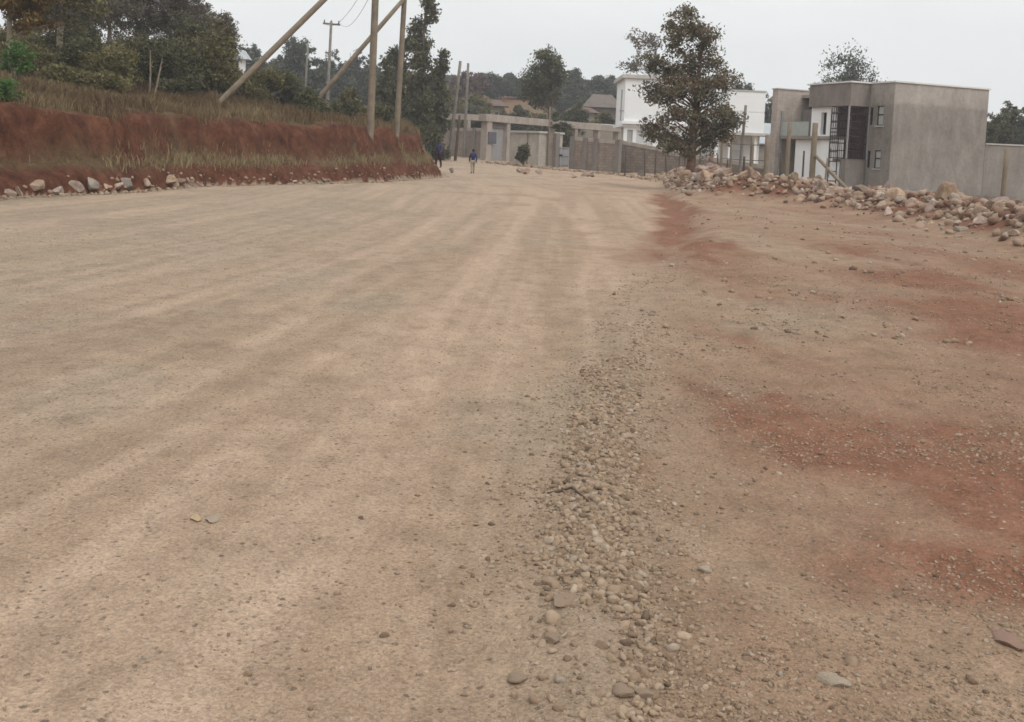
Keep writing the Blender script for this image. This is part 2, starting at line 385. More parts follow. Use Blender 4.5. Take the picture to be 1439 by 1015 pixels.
def empty(name, loc, rz=0, label=None, cat=None, group=None):
    o = bpy.data.objects.new(name, None); COL.objects.link(o); o.location = loc; o.rotation_euler = (0, 0, rz); o.empty_display_size = .3
    return tag(o, label, cat, group)
def copy_tree(o, parent=None):
    c = o.copy(); COL.objects.link(c)
    if parent: c.parent = parent
    for ch in list(o.children): copy_tree(ch, c)
    return c

# ------------------------------------------------------------------ ground sheet
def blob_mask(x, y, items, s):
    w = np.zeros(np.shape(x))
    wx = x + .5 * (fbm(x * 1.3, y * 1.3, s, 3) - .5) * (1 + y * .03); wy = y + (fbm(x * 1.1, y * 1.1, s + 9, 3) - .5) * (1 + y * .06)
    for (cx, cy, rx, ry, a, amp) in items:
        ca, sa = math.cos(a), math.sin(a); u = ((wx - cx) * ca + (wy - cy) * sa) / rx; v = (-(wx - cx) * sa + (wy - cy) * ca) / ry
        w = np.maximum(w, amp * np.exp(-(u * u + v * v)))
    return w
def gpt(px, py):
    p = base(px, py); return p.x, p.y
REDB = []
for (px, py, rx, ry, a, amp) in [(1250, 620, .75, .75, -.2, 1.0), (1130, 590, .3, .5, 0, .7), (1370, 660, .5, .6, 0, .9), (1420, 460, 1.0, 1.6, .2, .8), (1300, 385, .9, .9, 0, .5),
                                 (1190, 352, .6, 1.2, 0, .55), (1040, 590, .25, 1.3, .15, .45), (1400, 850, .3, .4, 0, .7), (1290, 800, .3, .25, 0, .45), (1020, 480, .3, 1.6, .2, .45), (1000, 395, .5, 2.2, .3, .45),
                                 (958, 300, .75, 4.2, -.2, 1.0), (985, 340, .6, 3.0, -.25, .85), (1000, 370, .5, 2.2, -.3, .6), (940, 690, .16, .6, 0, .5), (1439, 720, .4, .8, 0, .7), (1150, 420, .6, 1.2, 0, .25), (1200, 840, .25, .3, 0, .3)]:
    gx, gy = gpt(px, py); REDB.append((gx, gy, rx, ry, a, amp))
def masks(x, y, d):
    e = x - edge_x(y)
    right = ss(-.35, .6, e)
    red = blob_mask(x, y, REDB, 61) * np.clip(.25 + 1.3 * fbm(x * 2.2, y * 1.5, 62, 5), 0, 1.15)
    rb = .42 + .26 * ss(.2, 4, e) + .62 * (fbm(x * .5, y * .3, 71, 5) - .5) * 2 - .35 * ss(.5, .66, fbm(x * 1.1 + .5 * y, y * .35, 73, 4))
    red = np.clip(red + right * np.clip(rb, 0, 1) * (1 - ss(60, 80, y)) * .85, 0, 1)
    red = np.maximum(red, 1.15 * np.exp(-((e + .15 + .9 * (fbm(x * .9, y * .4, 75, 3) - .5)) / .6) ** 2) * ss(11, 19, y) * ss(52, 36, y) * (.55 + .9 * fbm(x * 2, y * .8, 76, 3)))
    red = np.clip(red + .10 * ss(-2.2, 0, e) * (1 - right) * ss(11, 3, y), 0, 1)
    rd, _ = seg_dist(x, y, RIDGE)
    red = np.maximum(red, np.exp(-(np.clip(rd - .9, 0, 9) / .5) ** 2) * (.45 + .6 * ss(.4, .6, fbm(x * .8, y * .8, 77, 3))) * ss(62, 56, y))
    v1 = x - np.interp(y, PY, [-1.6, .0, 1.4, 2.2, 2.7, 2.4, -2, -28]); v2 = x - np.interp(y, PY, [-.3, 0, .3, .6, 1.0, 1.7, -2, -28])
    wmix = ss(-2.6, -.8, v2)
    a1 = fbm(v1 * 1.1, y * .05, 81, 4); b1 = fbm(v2 * 1.3, y * .05, 82, 4); a2 = fbm(v1 * 5.5, y * .10, 83, 3); b2 = fbm(v2 * 6.5, y * .10, 84, 3)
    st = a1 * (1 - wmix) + b1 * wmix; st2 = a2 * (1 - wmix) + b2 * wmix
    XL = -13.2 + .07 * np.clip(y, 0, 50); u = (x - XL) / (edge_x(y) - XL)
    grav = np.clip(.8 * ss(.92, .3, u) + .6 * (.5 - st) + .2, 0, 1) * (1 - right) + right * .35 * fbm(x, y, 84, 3)
    wr = np.exp(-(e / (.25 + .01 * y)) ** 2) * (1 - ss(8, 14, y)); grav = np.clip(grav + wr * .5, 0, 1)
    tr = trackdist(x, y)
    dust_vignette = .19 + .36 * ss(.43, .66, st) + .26 * ss(.44, .66, st2) - .12 * ss(.5, .36, st2) + .42 * tr * ss(60, 25, y) + .16 * ss(4, 9, y) + .25 * ss(14, 45, y) - .12 * ss(-1.6, -.2, e) * ss(9, 4, y)  # distance terms put lens vignetting into the colour: near ground darker
    dust_vignette = np.clip(dust_vignette, 0, 1) * (1 - .7 * right)
    # patches of exposed gravel and compacted dark soil
    grav = np.clip(grav + .5 * ss(.56, .72, fbm(x * .8, y * .5, 91, 4)) * ss(30, 14, y), 0, 1)
    dust_vignette = dust_vignette * (1 - .6 * ss(.56, .7, fbm(x * .8 + 7, y * .5, 95, 4)))
    grass = np.zeros(np.shape(x))
    # bank
    z = d
    inb = bank_dn(x, y) > -.02
    zc = fbm(x * .7, y * .7, 101, 4)
    red = np.where(inb, 1.0, red); grav = np.where(inb, 0, grav); dust_vignette = np.where(inb, 0, dust_vignette)
    dn = bank_dn(x, y)
    gt = ss(1.4, 2.1, dn + 1.1 * (zc - .5)) * (.55 + .45 * ss(.3, .6, fbm(x * .5, y * .5, 103, 3)))
    gl = .95 * np.exp(-((dn - .72 - .4 * (zc - .5)) / .22) ** 2) * ss(.26, .46, fbm(x * .6, y * .6, 105, 3))
    grass = np.where(inb, np.maximum(gt, gl), grass)
    far = ss(98, 108, y); grav = grav * (1 - far); dust_vignette = dust_vignette * (1 - far); grass = np.maximum(grass, far * .85 * ss(.35, .5, fbm(x * .05, y * .05, 107, 3) + .12)); red = np.where(inb, red, np.maximum(red, far * .95))
    grass = np.maximum(grass, .35 * ss(13, 16, x) * ss(36, 44, y))
    return np.stack([red, grav, dust_vignette, grass], -1)
def build_ground():
    t = np.concatenate([np.linspace(-2.4, -.64, 60)[:-1], np.linspace(-.64, .60, 440), np.linspace(.60, 2.2, 45)[1:]])
    ys = [.7]
    while ys[-1] < 640:
        y = ys[-1]
        ys.append(y + (max(.014, min(.2, y * y * .0017)) if y < 62 else (.6 if y < 110 else (3 if y < 300 else 60))))
    ys = np.array(ys); Tg, Yg = np.meshgrid(t, ys); Xg = Tg * (Yg + 1.2)
    x = Xg.ravel(); y = Yg.ravel(); z = terrain(x, y); d = bank_d(x, y)
    att = masks(x, y, d)
    nr, nc = Xg.shape; idx = np.arange(nr * nc).reshape(nr, nc)
    Fc = np.stack([idx[:-1, :-1], idx[:-1, 1:], idx[1:, 1:], idx[1:, :-1]], -1).reshape(-1, 4)
    fx = x[Fc].mean(1); fy = y[Fc].mean(1); fd = d[Fc].mean(1)
    cls = np.where(fd > 7, 3, np.where(fd > -.4, 2, np.where(fy > 104, 3, np.where(fx > edge_x(fy), 1, 0))))
    V = np.stack([x, y, z], -1)
    for k, nm in ((0, 'road'), (1, 'ground'), (2, 'embankment'), (3, 'hillside')):
        f = Fc[cls == k]; u, inv = np.unique(f, return_inverse=True)
        o = npmesh(nm, V[u], inv.reshape(-1, 4), M['clay'] if k == 2 else M['soil'], None, True, {'soil': ('FLOAT_COLOR', att[u])})
        o['kind'] = 'structure'
    # the land behind and beside the viewpoint
    mb = MB(); mb.add([(-400, -300, -.35), (400, -300, -.35), (400, .75, -.25), (-400, .75, -.25)], [(0, 1, 2, 3)])
    o = mb.build('ground', M['soil']); o['kind'] = 'structure'
build_ground()

# ------------------------------------------------------------------ stones
def ico(sub):
    import bmesh
    bm = bmesh.new(); bmesh.ops.create_icosphere(bm, subdivisions=sub, radius=1)
    v = np.array([q.co[:] for q in bm.verts]); f = np.array([[w.index for w in q.verts] for q in bm.faces]); bm.free(); return v, f
ICO1 = ico(1); ICO2 = ico(2); ICO3 = ico(3)
def rock_shape(ic, seed, cuts=6, lump=.25, c0=.45):
    rg = np.random.default_rng(seed); v = ic[0].copy()
    for i in range(cuts):
        n = rg.normal(size=3); n /= np.linalg.norm(n); c = c0 + .4 * rg.random()
        dd = v @ n; v = v - np.outer(np.clip(dd - c, 0, None) * .97, n)
    k = rg.normal(size=(4, 3)) * 1.8; ph = rg.random(4) * 6
    v = v * (1 + lump * .25 * np.sin(v @ k.T + ph).sum(1, keepdims=True))
    return v * np.array([1, .78 + .3 * rg.random(), .62 + .25 * rg.random()])
def scatter_stones(name, label, pts, sizes, mat, tones, ic=ICO1, nvar=14, sink=.25, kind='stuff', flat=1.0, smooth=False):
    vs = []; fs = []; ts = []; off = 0; var = [rock_shape(ic, 900 + i, 6, .4, .34) for i in range(nvar)]
    n = len(pts); which = RNG.integers(0, nvar, n); ang = RNG.random((n, 2)) * 6.28
    nv = len(ic[0])
    V = np.empty((n, nv, 3)); B = np.stack(var)[which]
    tilt = (RNG.random(n) - .5) * .8
    ct, st_ = np.cos(tilt)[:, None], np.sin(tilt)[:, None]
    y = B[:, :, 1] * ct - B[:, :, 2] * st_; z = B[:, :, 1] * st_ + B[:, :, 2] * ct; x = B[:, :, 0]
    c, s = np.cos(ang[:, :1]), np.sin(ang[:, :1])
    V[:, :, 0] = x * c - y * s; V[:, :, 1] = x * s + y * c; V[:, :, 2] = z * flat
    V *= sizes[:, None, None]; V += np.asarray(pts)[:, None, :]; V[:, :, 2] += (sizes * (.6 - sink * 2) * .5)[:, None]
    Fc = (np.arange(n)[:, None, None] * nv + ic[1][None]).reshape(-1, 3)
    o = npmesh(name, V.reshape(-1, 3), Fc, mat, None, smooth, {'tone': ('FLOAT', np.repeat(tones, nv))})
    return tag(o, label, 'gravel' if kind == 'stuff' else None, None, kind)
def stone_mat(name='gravel_stone', stops=None):
    m, nt, b = newmat(name, .85, .25); at = N(nt, 'ShaderNodeAttribute', attribute_name='tone'); co = coords(nt)
    col = ramp(nt, at.outputs['Fac'], stops or [(0, (.135, .093, .062)), (.25, (.215, .147, .096)), (.5, (.28, .199, .132)), (.75, (.335, .248, .170)), (.9, (.275, .222, .172)), (1, (.37, .29, .215))])
    col = mix(nt, .7, col, ramp(nt, noise(nt, co, 40, 5, .7), [(.3, (.7, .68, .66)), (.65, (1.1, 1.1, 1.1))]), 'MULTIPLY')
    L(nt, col, b.inputs['Base Color']); bump(nt, b, noise(nt, co, 90, 4, .7), .5, .01); return m
M['gravel'] = stone_mat()
M['rubble'] = stone_mat('rubble_chips', [(0, (.10, .05, .033)), (.25, (.19, .105, .070)), (.5, (.27, .185, .13)), (.75, (.35, .26, .19)), (.9, (.27, .225, .185)), (1, (.42, .34, .27))])
def on_ground(xy): return np.column_stack([xy, terrain(xy[:, 0], xy[:, 1])])
# windrow of loose gravel along the road edge
def windrow():
    n = 24000; y = 2.0 + 12 * RNG.random(n) ** 1.7
    wid = .15 + .011 * y; off = RNG.normal(size=n) * wid * np.where(RNG.random(n) < .25, 2.3, 1); x = edge_x(y) + off + .02
    keep = RNG.random(n) < (.15 + .85 * ss(.42, .6, fbm(x * 1.6, y * 1.0, 121, 3))) * (1 - .75 * ss(5.5, 12, y)); x, y, off, wid = x[keep], y[keep], off[keep], wid[keep]
    s = (.0045 + .021 * RNG.random(len(x)) ** 2.6) * np.where(np.abs(off) < wid, 1.0, .65) * (1 - .3 * ss(5, 10, y))
    big = RNG.random(len(x)) < .02; s = np.where(big, s * 1.4 + .006, s)
    scatter_stones('gravel', 'loose rounded tan gravel in a low windrow along the road edge', on_ground(np.column_stack([x, y])), s, M['gravel'], np.clip(RNG.normal(.5, .26, len(x)), 0, 1), ICO2, 24, .26)
windrow()
def grit():
    # loose grit over road and verge: density falls off with distance
    n = 60000; y = 2.2 * (16 / 2.2) ** RNG.random(n); x = (RNG.random(n) * 1.3 - .62) * (y + 1.0)
    e = x - edge_x(y); d = bank_d(x, y)
    dens = .07 + .35 * ss(.52, .72, fbm(x * 1.2, y * .7, 131, 4)) + .5 * ss(-.6, .2, e) * ss(.3, .65, fbm(x * 1.1, y * 1.1, 133, 4)) + .3 * ss(-2.5, -5, x)
    k = (RNG.random(n) < dens) & (d < -.3); x, y, e = x[k], y[k], e[k]
    s = .002 + .0065 * RNG.random(len(x)) ** 3 + .0006 * y
    s = np.where((RNG.random(len(x)) < .025 + .03 * (e > 0)), s * 2.0, s)
    t = np.clip(RNG.normal(.6, .2, len(x)), 0, 1)
    scatter_stones('grit', 'fine loose grit and chippings strewn over the dirt road', on_ground(np.column_stack([x, y])), s, M['gravel'], t, ICO1, 12, .34, flat=.75)
grit()
def verge_grit():
    n = 60000; y = 2.2 * (15 / 2.2) ** RNG.random(n); x = edge_x(y) + .1 + RNG.random(n) * (.75 * y + 1)
    k = RNG.random(n) < .08 + .85 * ss(.48, .66, fbm(x * 1.5, y * 1.1, 137, 5) + .07 * ss(5, 3.2, y)); x, y = x[k], y[k]
    s = .0025 + .011 * RNG.random(len(x)) ** 3.5 + .0005 * y; s = np.where(RNG.random(len(x)) < .015, s * 2.2, s)
    scatter_stones('grit', 'coarse gravelly grit lying in patches over the red verge', on_ground(np.column_stack([x, y])), s, M['gravel'], np.clip(RNG.normal(.42, .25, len(x)), 0, 1), ICO1, 14, .3)
verge_grit()
def clods():
    n = 2600; y = 9 * (60 / 9) ** RNG.random(n); x = edge_x(y) + RNG.random(n) * (7 + .05 * y) - .3
    rd, _ = seg_dist(x, y, RIDGE); k = (RNG.random(n) < .25 + .75 * ss(.45, .62, fbm(x * .6, y * .5, 141, 3))) & (x < 12); x, y = x[k], y[k]
    s = (.015 + .05 * RNG.random(len(x)) ** 3)
    scatter_stones('clods', 'scattered small stones and clods on the red verge', on_ground(np.column_stack([x, y])), s, M['gravel'], np.clip(RNG.normal(.55, .25, len(x)), 0, 1), ICO1, 12, .2)
clods()
ROCKS = []
for i in range(21):
    v = rock_shape(ICO3, 300 + i, 8, .42, .26) if i < 16 else rock_shape(ICO3, 300 + i, 7, .35, .52); me = bpy.data.meshes.new('rubble_rock'); me.from_pydata(v.tolist(), [], ICO3[1].tolist()); me.update(); me.materials.append(M['rock']); ROCKS.append(me)
ROCKM = {}
def rock(name, p, s, label, group=None, mat=None, rot=None, sc=(1, 1, 1), i=None):
    k = random.randrange(16) if i is None else i
    me = ROCKS[k]
    if mat:
        if (k, mat) not in ROCKM:
            q = me.copy(); q.materials.clear(); q.materials.append(M[mat]); ROCKM[k, mat] = q
        me = ROCKM[k, mat]
    o = bpy.data.objects.new(name, me); COL.objects.link(o); o.location = p; o.scale = (s * sc[0], s * sc[1], s * sc[2])
    o.rotation_euler = rot or ((random.random() - .5) * 1.0, (random.random() - .5) * 1.0, random.random() * 6.28)
    return tag(o, label, 'rock', group)
def along(pts, t):
    L_ = [math.dist(a, b) for a, b in zip(pts, pts[1:])]; s = t * sum(L_)
    for (a, b), l in zip(zip(pts, pts[1:]), L_):
        if s <= l: return (a[0] + (b[0] - a[0]) * s / l, a[1] + (b[1] - a[1]) * s / l)
        s -= l
    return pts[-1]
n_r = 0
for i in range(292):
    t = random.random(); cx, cy = along(RIDGE, t)
    o1 = random.gauss(0, .5) - .1; o2 = random.gauss(0, .3)
    x, y = cx + o1, cy + o2
    s = .17 + .29 * random.random() ** 1.5
    if abs(o1) > .8: s *= .7
    if cy > 46: s *= .8
    if cx > 10.9 and cy < 25: s *= .72
    z = tz(x, y) + s * .12
    where = 'heaped in the stone bank in front of the grey house' if cy < 38 else 'heaped at the road edge before the block wall'
    rock('rubble_rock', (x, y, z), s, 'rough tan rubble rock ' + where, 'rubble rocks of the stone bank' if cy < 38 else 'rubble rocks by the block wall')
def feature_rock(px, py, s, label, mat, sc, rot, up=.0, Y=None, i=3):
    p = P(px, py, Y); rock('rubble_rock', (p.x, p.y, p.z), s, label, 'distinct rocks of the stone bank', mat, rot, sc, i)
feature_rock(1134, 265, .34, 'long flat yellowish boulder lying on the stone bank by the thick post', 'rock_yellow', (1.7, .8, .62), (.1, -.25, .3), Y=37.3)
feature_rock(1250, 288, .36, 'large pale grey pointed boulder in the stone bank under the house windows', 'rock_grey', (.9, .8, 1.5), (.2, .5, .6), Y=31.2)
feature_rock(1278, 276, .24, 'dark rusty red boulder on top of the stone bank before the grey house', 'rock_red', (1.1, 1, 1), (.2, .1, 1), Y=31)
feature_rock(1063, 256, .52, 'largest tan boulder crowning the left end of the stone bank', 'rock', (1.25, 1, .85), (.1, .2, .5), Y=38.3, i=5)
feature_rock(1085, 262, .42, 'broad pinkish boulder leaning against the crowning boulder of the stone bank', 'rock', (1.2, 1, .8), (.3, .1, 1.5), Y=37.8, i=8)
feature_rock(1436, 344, .20, 'small rust red stone at the front foot of the stone bank, at far right', 'rock_red', (.8, .8, 1.1), (0, .1, 0), Y=20.2, i=2)
feature_rock(1335, 322, .26, 'flat bluish grey slab leaning at the front of the stone bank', 'rock_grey', (1.5, .8, .6), (.1, .35, .2), Y=23.6, i=7)
def rubble_fill():
    n = 5200; pts = []
    ts = RNG.random(n)
    xy = np.array([along(RIDGE, t) for t in ts]); xy[:, 0] += RNG.normal(size=n) * .62; xy[:, 1] += RNG.normal(size=n) * .4
    s = .05 + .16 * RNG.random(n) ** 1.6
    scatter_stones('rubble', 'small broken stones filling the gaps of the rubble bank', on_ground(xy), s, M['rubble'], np.clip(RNG.normal(.5, .27, n), 0, 1), ICO2, 18, .1)
rubble_fill()
# whitish rocks along the foot of the cut bank
lab = {0: 'tan stone', 1: 'pale stone'}
spots = [(12, 272, .26), (27, 270, .24), (52, 267, .40), (82, 268, .30), (108, 265, .34), (128, 264, .40), (150, 262, .2), (165, 262, .24), (180, 263, .34), (205, 263, .2), (222, 262, .18), (238, 259, .34), (251, 257, .36), (264, 261, .24),
         (283, 260, .22), (293, 259, .22), (310, 259, .18), (326, 258, .18), (341, 258, .14), (372, 257, .12), (395, 257, .12), (420, 257, .12), (455, 256, .16), (480, 255, .18), (500, 255, .2), (512, 255, .16), (535, 254, .12)]
for i, (px, py, s) in enumerate(spots):
    s_big = s >= .3; s *= .8
    p = base(px, py + 5); x = p.x; y = p.y
    while bank_dn(np.array([x]), np.array([y]))[0] > .12: x += .05
    while bank_dn(np.array([x]), np.array([y]))[0] < -.02: x -= .05
    if px < 270 and s_big:
        nm = {52: 'wide pale tan boulder third from the left at the foot of the red bank', 82: 'tilted tan boulder between the wide one and the two upright ones at the bank foot', 108: 'brownish rounded boulder left of the palest one at the bank foot',
              128: 'palest upright boulder at the foot of the red bank', 180: 'grey boulder at the bank foot right of the palest boulder', 238: 'pale boulder with a hump, left one of the close pair at the bank foot', 251: 'long pale boulder, right one of the close pair at the bank foot'}[px]
        rock('bank_rock', (x, y, tz(x, y) + s * .12), s, nm, 'rocks along the foot of the red bank', 'rock_grey' if px in (128, 180) else 'rock')
    else:
        rock('bank_rock', (x, y, tz(x, y) + s * .2), s, 'small tan stone lying at the foot of the red bank', 'rocks along the foot of the red bank')
def bank_rubble():
    n = 700; ts = RNG.random(n); seg = BANK[2:7]
    xy = np.array([along(seg, t) for t in ts]); xy[:, 0] += RNG.normal(size=n) * .16 + .1; xy[:, 1] += RNG.normal(size=n) * .2
    scatter_stones('rubble', 'small broken stones lying along the foot of the red bank', on_ground(xy), .025 + .08 * RNG.random(n) ** 2, M['gravel'], np.clip(RNG.normal(.6, .2, n), 0, 1), ICO1, 12, .15)
bank_rubble()
for (px, py, s, l, mt, sc) in [(1172, 957, .04, 'pale pointed stone half buried in the verge gravel near the camera', 'rock_white', (1.3, .9, .8)), (1415, 900, .05, 'rounded pinkish stone sunk in the soil at lower right', 'rock_pink', (1.4, 1, .6)),
                               (992, 813, .028, 'small pale yellowish pebble alone right of the gravel windrow', 'rock_white', (1.2, 1, .7)), (300, 731, .036, 'whitish flat stone set in the left part of the road', 'rock_white', (1.5, 1, .35)), (275, 737, .035, 'ochre flat stone beside the whitish one in the road', 'rock_yellow', (1.4, .8, .3)),
                               (775, 908, .034, 'pale flat pebble at the left rim of the gravel windrow', 'rock_tan', (1.3, .9, .6)), (905, 988, .03, 'flat pebble with a sharp edge at the near end of the windrow', 'rock_tan', (1.4, 1, .6)), (728, 955, .03, 'rounded tan stone at the near left foot of the windrow', 'rock_tan', (1.3, 1, .6)),
                               (875, 996, .033, 'large light tan pebble at the near end of the windrow', 'rock_tan', (1.3, 1, .7)), (795, 845, .05, 'widest flat slab half buried in the gravel windrow', 'rock_tan', (1.8, .9, .3))]:
    p = base(px, py + 4, 2); rock('stone', (p.x, p.y, p.z + s * .05), s, l, 'single stones in the foreground', mt, (.1, .1, random.random() * 3), sc, 16 + random.randrange(5))
# black twig / strip of rubber in the windrow
p0 = base(768, 702, 2); p1 = base(786, 695, 2); p2 = base(826, 714, 2)
mb = MB(); mb.tube([p0 + Vector((0, 0, .012)), p1 + Vector((0, 0, .014)), base(803, 697, 2) + Vector((0, 0, .018)), p2 + Vector((0, 0, .012))], [.004, .007, .006, .004], 6)
tag(mb.build('twig', M['stake']), 'thin black bent twig lying across the gravel windrow', 'twig')

# ------------------------------------------------------------------ grass
def grass(name, label, xy, h, tone, mat, wmul=1.0):
    n = len(xy); b0 = on_ground(xy); a = RNG.random(n) * 6.28; w = h * .035 * wmul + .006
    la = RNG.random(n) * 6.28; ln = h * (.15 + .5 * RNG.random(n))
    c = np.column_stack([np.cos(a), np.sin(a), np.zeros(n)]) * w[:, None]
    top = b0 + np.column_stack([np.cos(la) * ln, np.sin(la) * ln, h]); mid = b0 + np.column_stack([np.cos(la) * ln * .3, np.sin(la) * ln * .3, h * .55])
    V = np.stack([b0 - c - [0, 0, .03], b0 + c - [0, 0, .03], mid + c * .8, mid - c * .8, top + c * .12, top - c * .12], 1)
    k = np.arange(n)[:, None] * 6; Fc = np.concatenate([k + [0, 1, 2, 3], k + [3, 2, 4, 5]])
    o = npmesh(name, V.reshape(-1, 3), Fc, mat, None, False, {'tone': ('FLOAT', np.repeat(tone, 6))}); return tag(o, label, 'grass', None, 'stuff')
def bank_grass():
    n = 420000; y = 10 + 55 * RNG.random(n); x = -26 + 24 * RNG.random(n); d = bank_d(x, y)
    cl = fbm(x * .9, y * .9, 151, 4); big = fbm(x * .35, y * .35, 153, 3)
    dr = d; d = bank_dn(x, y); top = ss(1.25, 1.9, d + 1.1 * (cl - .5)) * (.25 + .75 * ss(.4, .6, cl)) * (1 - .6 * ss(9, 14, d))
    low = np.exp(-((d - .7 - .3 * (cl - .5)) / .24) ** 2) * ss(.34, .5, big + .3 * (cl - .5))
    face = .006 * ss(.3, .8, d) + .07 * ss(.62, .7, cl) * ss(.3, .8, d)
    k = (d > .12) & (d < 15) & (RNG.random(n) < np.maximum(np.maximum(top * .75, low), face)); x, y, d, cl = x[k], y[k], d[k], cl[k]
    tone_cap = np.where(d < 1.1, 1.0, .8); h = (.10 + .30 * RNG.random(len(x)) ** 1.5) * (.6 + .8 * cl) * np.where(d > 1.8, 1.15, .8)
    tone = np.clip(RNG.normal(.38, .18, len(x)) + .9 * (fbm(x * .4, y * .4, 155, 3) - .5) + np.where(d < 1.1, .55, 0), 0, tone_cap)
    grass('grass', 'dry tan and brown grass growing on the red roadside bank', np.column_stack([x, y]), h, tone, M['grass'])
bank_grass()
def hill_grass():
    n = 60000; y = 40 + 120 * RNG.random(n); x = -75 + 72 * RNG.random(n); d = bank_d(x, y); cl = fbm(x * .25, y * .25, 161, 4)
    k = (d > 8) & (RNG.random(n) < ss(.38, .6, cl)); x, y, cl = x[k], y[k], cl[k]
    grass('grass', 'rough brown grass on the slope behind the roadside bank', np.column_stack([x, y]), .35 + .6 * RNG.random(len(x)), np.clip(RNG.normal(.35, .2, len(x)), 0, 1), M['grass'], 1.6)
hill_grass()

# ------------------------------------------------------------------ trees
def leaves(name, C, cr, per, size, mat, parent, tone0, droop=0, aspect=2.0, tvar=.18):
    """C cluster centres (n,3), cr cluster radii -> small leaf quads"""
    C = np.asarray(C, float); n = len(C); k = n * per
    dirs = RNG.normal(size=(k, 3)); dirs /= np.linalg.norm(dirs, axis=1)[:, None]; rad = RNG.random(k) ** .55
    ct = np.repeat(np.arange(n), per); pos = C[ct] + dirs * (rad * np.repeat(cr, per))[:, None] * np.array([1, 1, .75])
    u = RNG.normal(size=(k, 3)); u[:, 2] -= droop; u /= np.linalg.norm(u, axis=1)[:, None]
    w = np.cross(u, RNG.normal(size=(k, 3))); w /= np.linalg.norm(w, axis=1)[:, None] + 1e-9
    s = size * (.6 + .8 * RNG.random(k)); u = u * s[:, None]; w = w * (s / aspect)[:, None]
    V = np.stack([pos - u, pos + w * .9 - u * .1, pos + u, pos - w * .9 - u * .1], 1).reshape(-1, 3)
    Fc = np.arange(k * 4).reshape(-1, 4)
    tn = np.clip(np.repeat(tone0, per) + RNG.normal(0, tvar, k), 0, 1)
    return npmesh(name, V, Fc, mat, parent, False, {'tone': ('FLOAT', np.repeat(tn, 4))})
def tree(name, label, cat, loc, H, tr, blobs, leaf, per, cr, lm, bm_='bark', group=None, lean=(0, 0), part=('trunk', 'crown'), limbs=40, stems=1, tone=.45, tvar=.2, top=.92, sides=7):
    """blobs: (dx,dy,z,rx,ry,rz,clusters)"""
    root = empty(name, loc, 0, label, cat, group); mb = MB()
    tops = []
    for s in range(stems):
        a = random.random() * 6.28; sp = 0 if stems == 1 else .12 * H
        ex, ey = lean[0] + sp * math.cos(a), lean[1] + sp * math.sin(a)
        pts = []; rs = []; n = 8; wx = wy = 0
        for i in range(n + 1):
            t = i / n; wx += (random.random() - .5) * .035 * H * (i > 0); wy += (random.random() - .5) * .035 * H * (i > 0)
            pts.append(Vector((ex * t + wx * .6, ey * t + wy * .6, -.25 + (H * top + .25) * t))); rs.append(tr * (1.25 if i == 0 else 1) * (1 - t) ** .8 + tr * .12)
        mb.tube(pts, rs, sides, .15); tops.append(pts)
    C = []; CR = []; T = []
    for (bx, by, bz, rx, ry, rz, nc) in blobs:
        d = RNG.normal(size=(nc, 3)); d /= np.linalg.norm(d, axis=1)[:, None]; r = RNG.random(nc) ** .42
        c = d * r[:, None] * np.array([rx, ry, rz]) + np.array([bx, by, bz]); C.append(c); CR.append(cr * (.6 + .8 * RNG.random(nc))); T.append(np.full(nc, tone) + RNG.normal(0, tvar, nc))
    C = np.concatenate(C); CR = np.concatenate(CR); T = np.concatenate(T)
    ids = list(range(len(C))); random.shuffle(ids)
    for i in ids[:limbs]:
        c = Vector(C[i]); pts = random.choice(tops); zt = max(.12 * H, min(c.z - .05 * H - .22 * math.hypot(c.x, c.y), H * top * .95)); f = max(0, min(.97, (zt + .25) / (H * top + .25)))
        j = f * 8; j0 = int(j); q = pts[j0].lerp(pts[min(j0 + 1, 8)], j - j0); r0 = max(tr * .10, tr * .42 * (1 - f))
        m_ = q.lerp(c, .5) + Vector(((random.random() - .5) * .1 * H, (random.random() - .5) * .1 * H, .03 * H))
        mb.tube([q, m_, c], [r0, r0 * .6, r0 * .2], 4)
    mb.build(part[0], M[bm_], root, True)
    leaves(part[1], C, CR, per, leaf, M[lm], root, T)
    return root
def ellip(w, h0, h1, n, d=None, sub=5, jit=.3):
    """a crown of several overlapping lobes, w wide, from h0 to h1"""
    out = []; hh = h1 - h0; d = d or w
    for i in range(sub):
        a = random.random() * 6.28; r = random.random() ** .6 * jit; z = h0 + hh * (.3 + .45 * random.random())
        k = 1 - .35 * abs((z - h0) / hh - .4)
        out.append((r * w * math.cos(a), r * d * math.sin(a), z, w * .30 * k, d * .30 * k, hh * .27, n // sub))
    out.append((0, 0, h0 + hh * .5, w * .36, d * .36, hh * .42, n // sub)); return out
def px_tree(px, top, width, Y, name, label, cat='tree', dens=1.0, leaf=None, lm='leaf_far', h0=.25, group=None, bm_='bark', sub=5, cl=None, tr=None, tone=.45, limbs=14, per=26, base_py=215, jit=.3, lean=(0, 0)):
    b = on(px, Y, base_py); z1 = P(px, top, Y).z; H = max(1.5, z1 - b.z); w = width / F * Y
    leaf = leaf or max(.07, .0016 * Y); cr = max(.3, w * (.115 if cl != 130 else .085)); n = int((cl or 70) * dens)
    return tree(name, label, cat, b, H, tr or max(.07, H * .018), ellip(w, H * h0, H, n, None, sub, jit), leaf, per, cr, lm, bm_, group, lean, limbs=limbs, tone=tone)

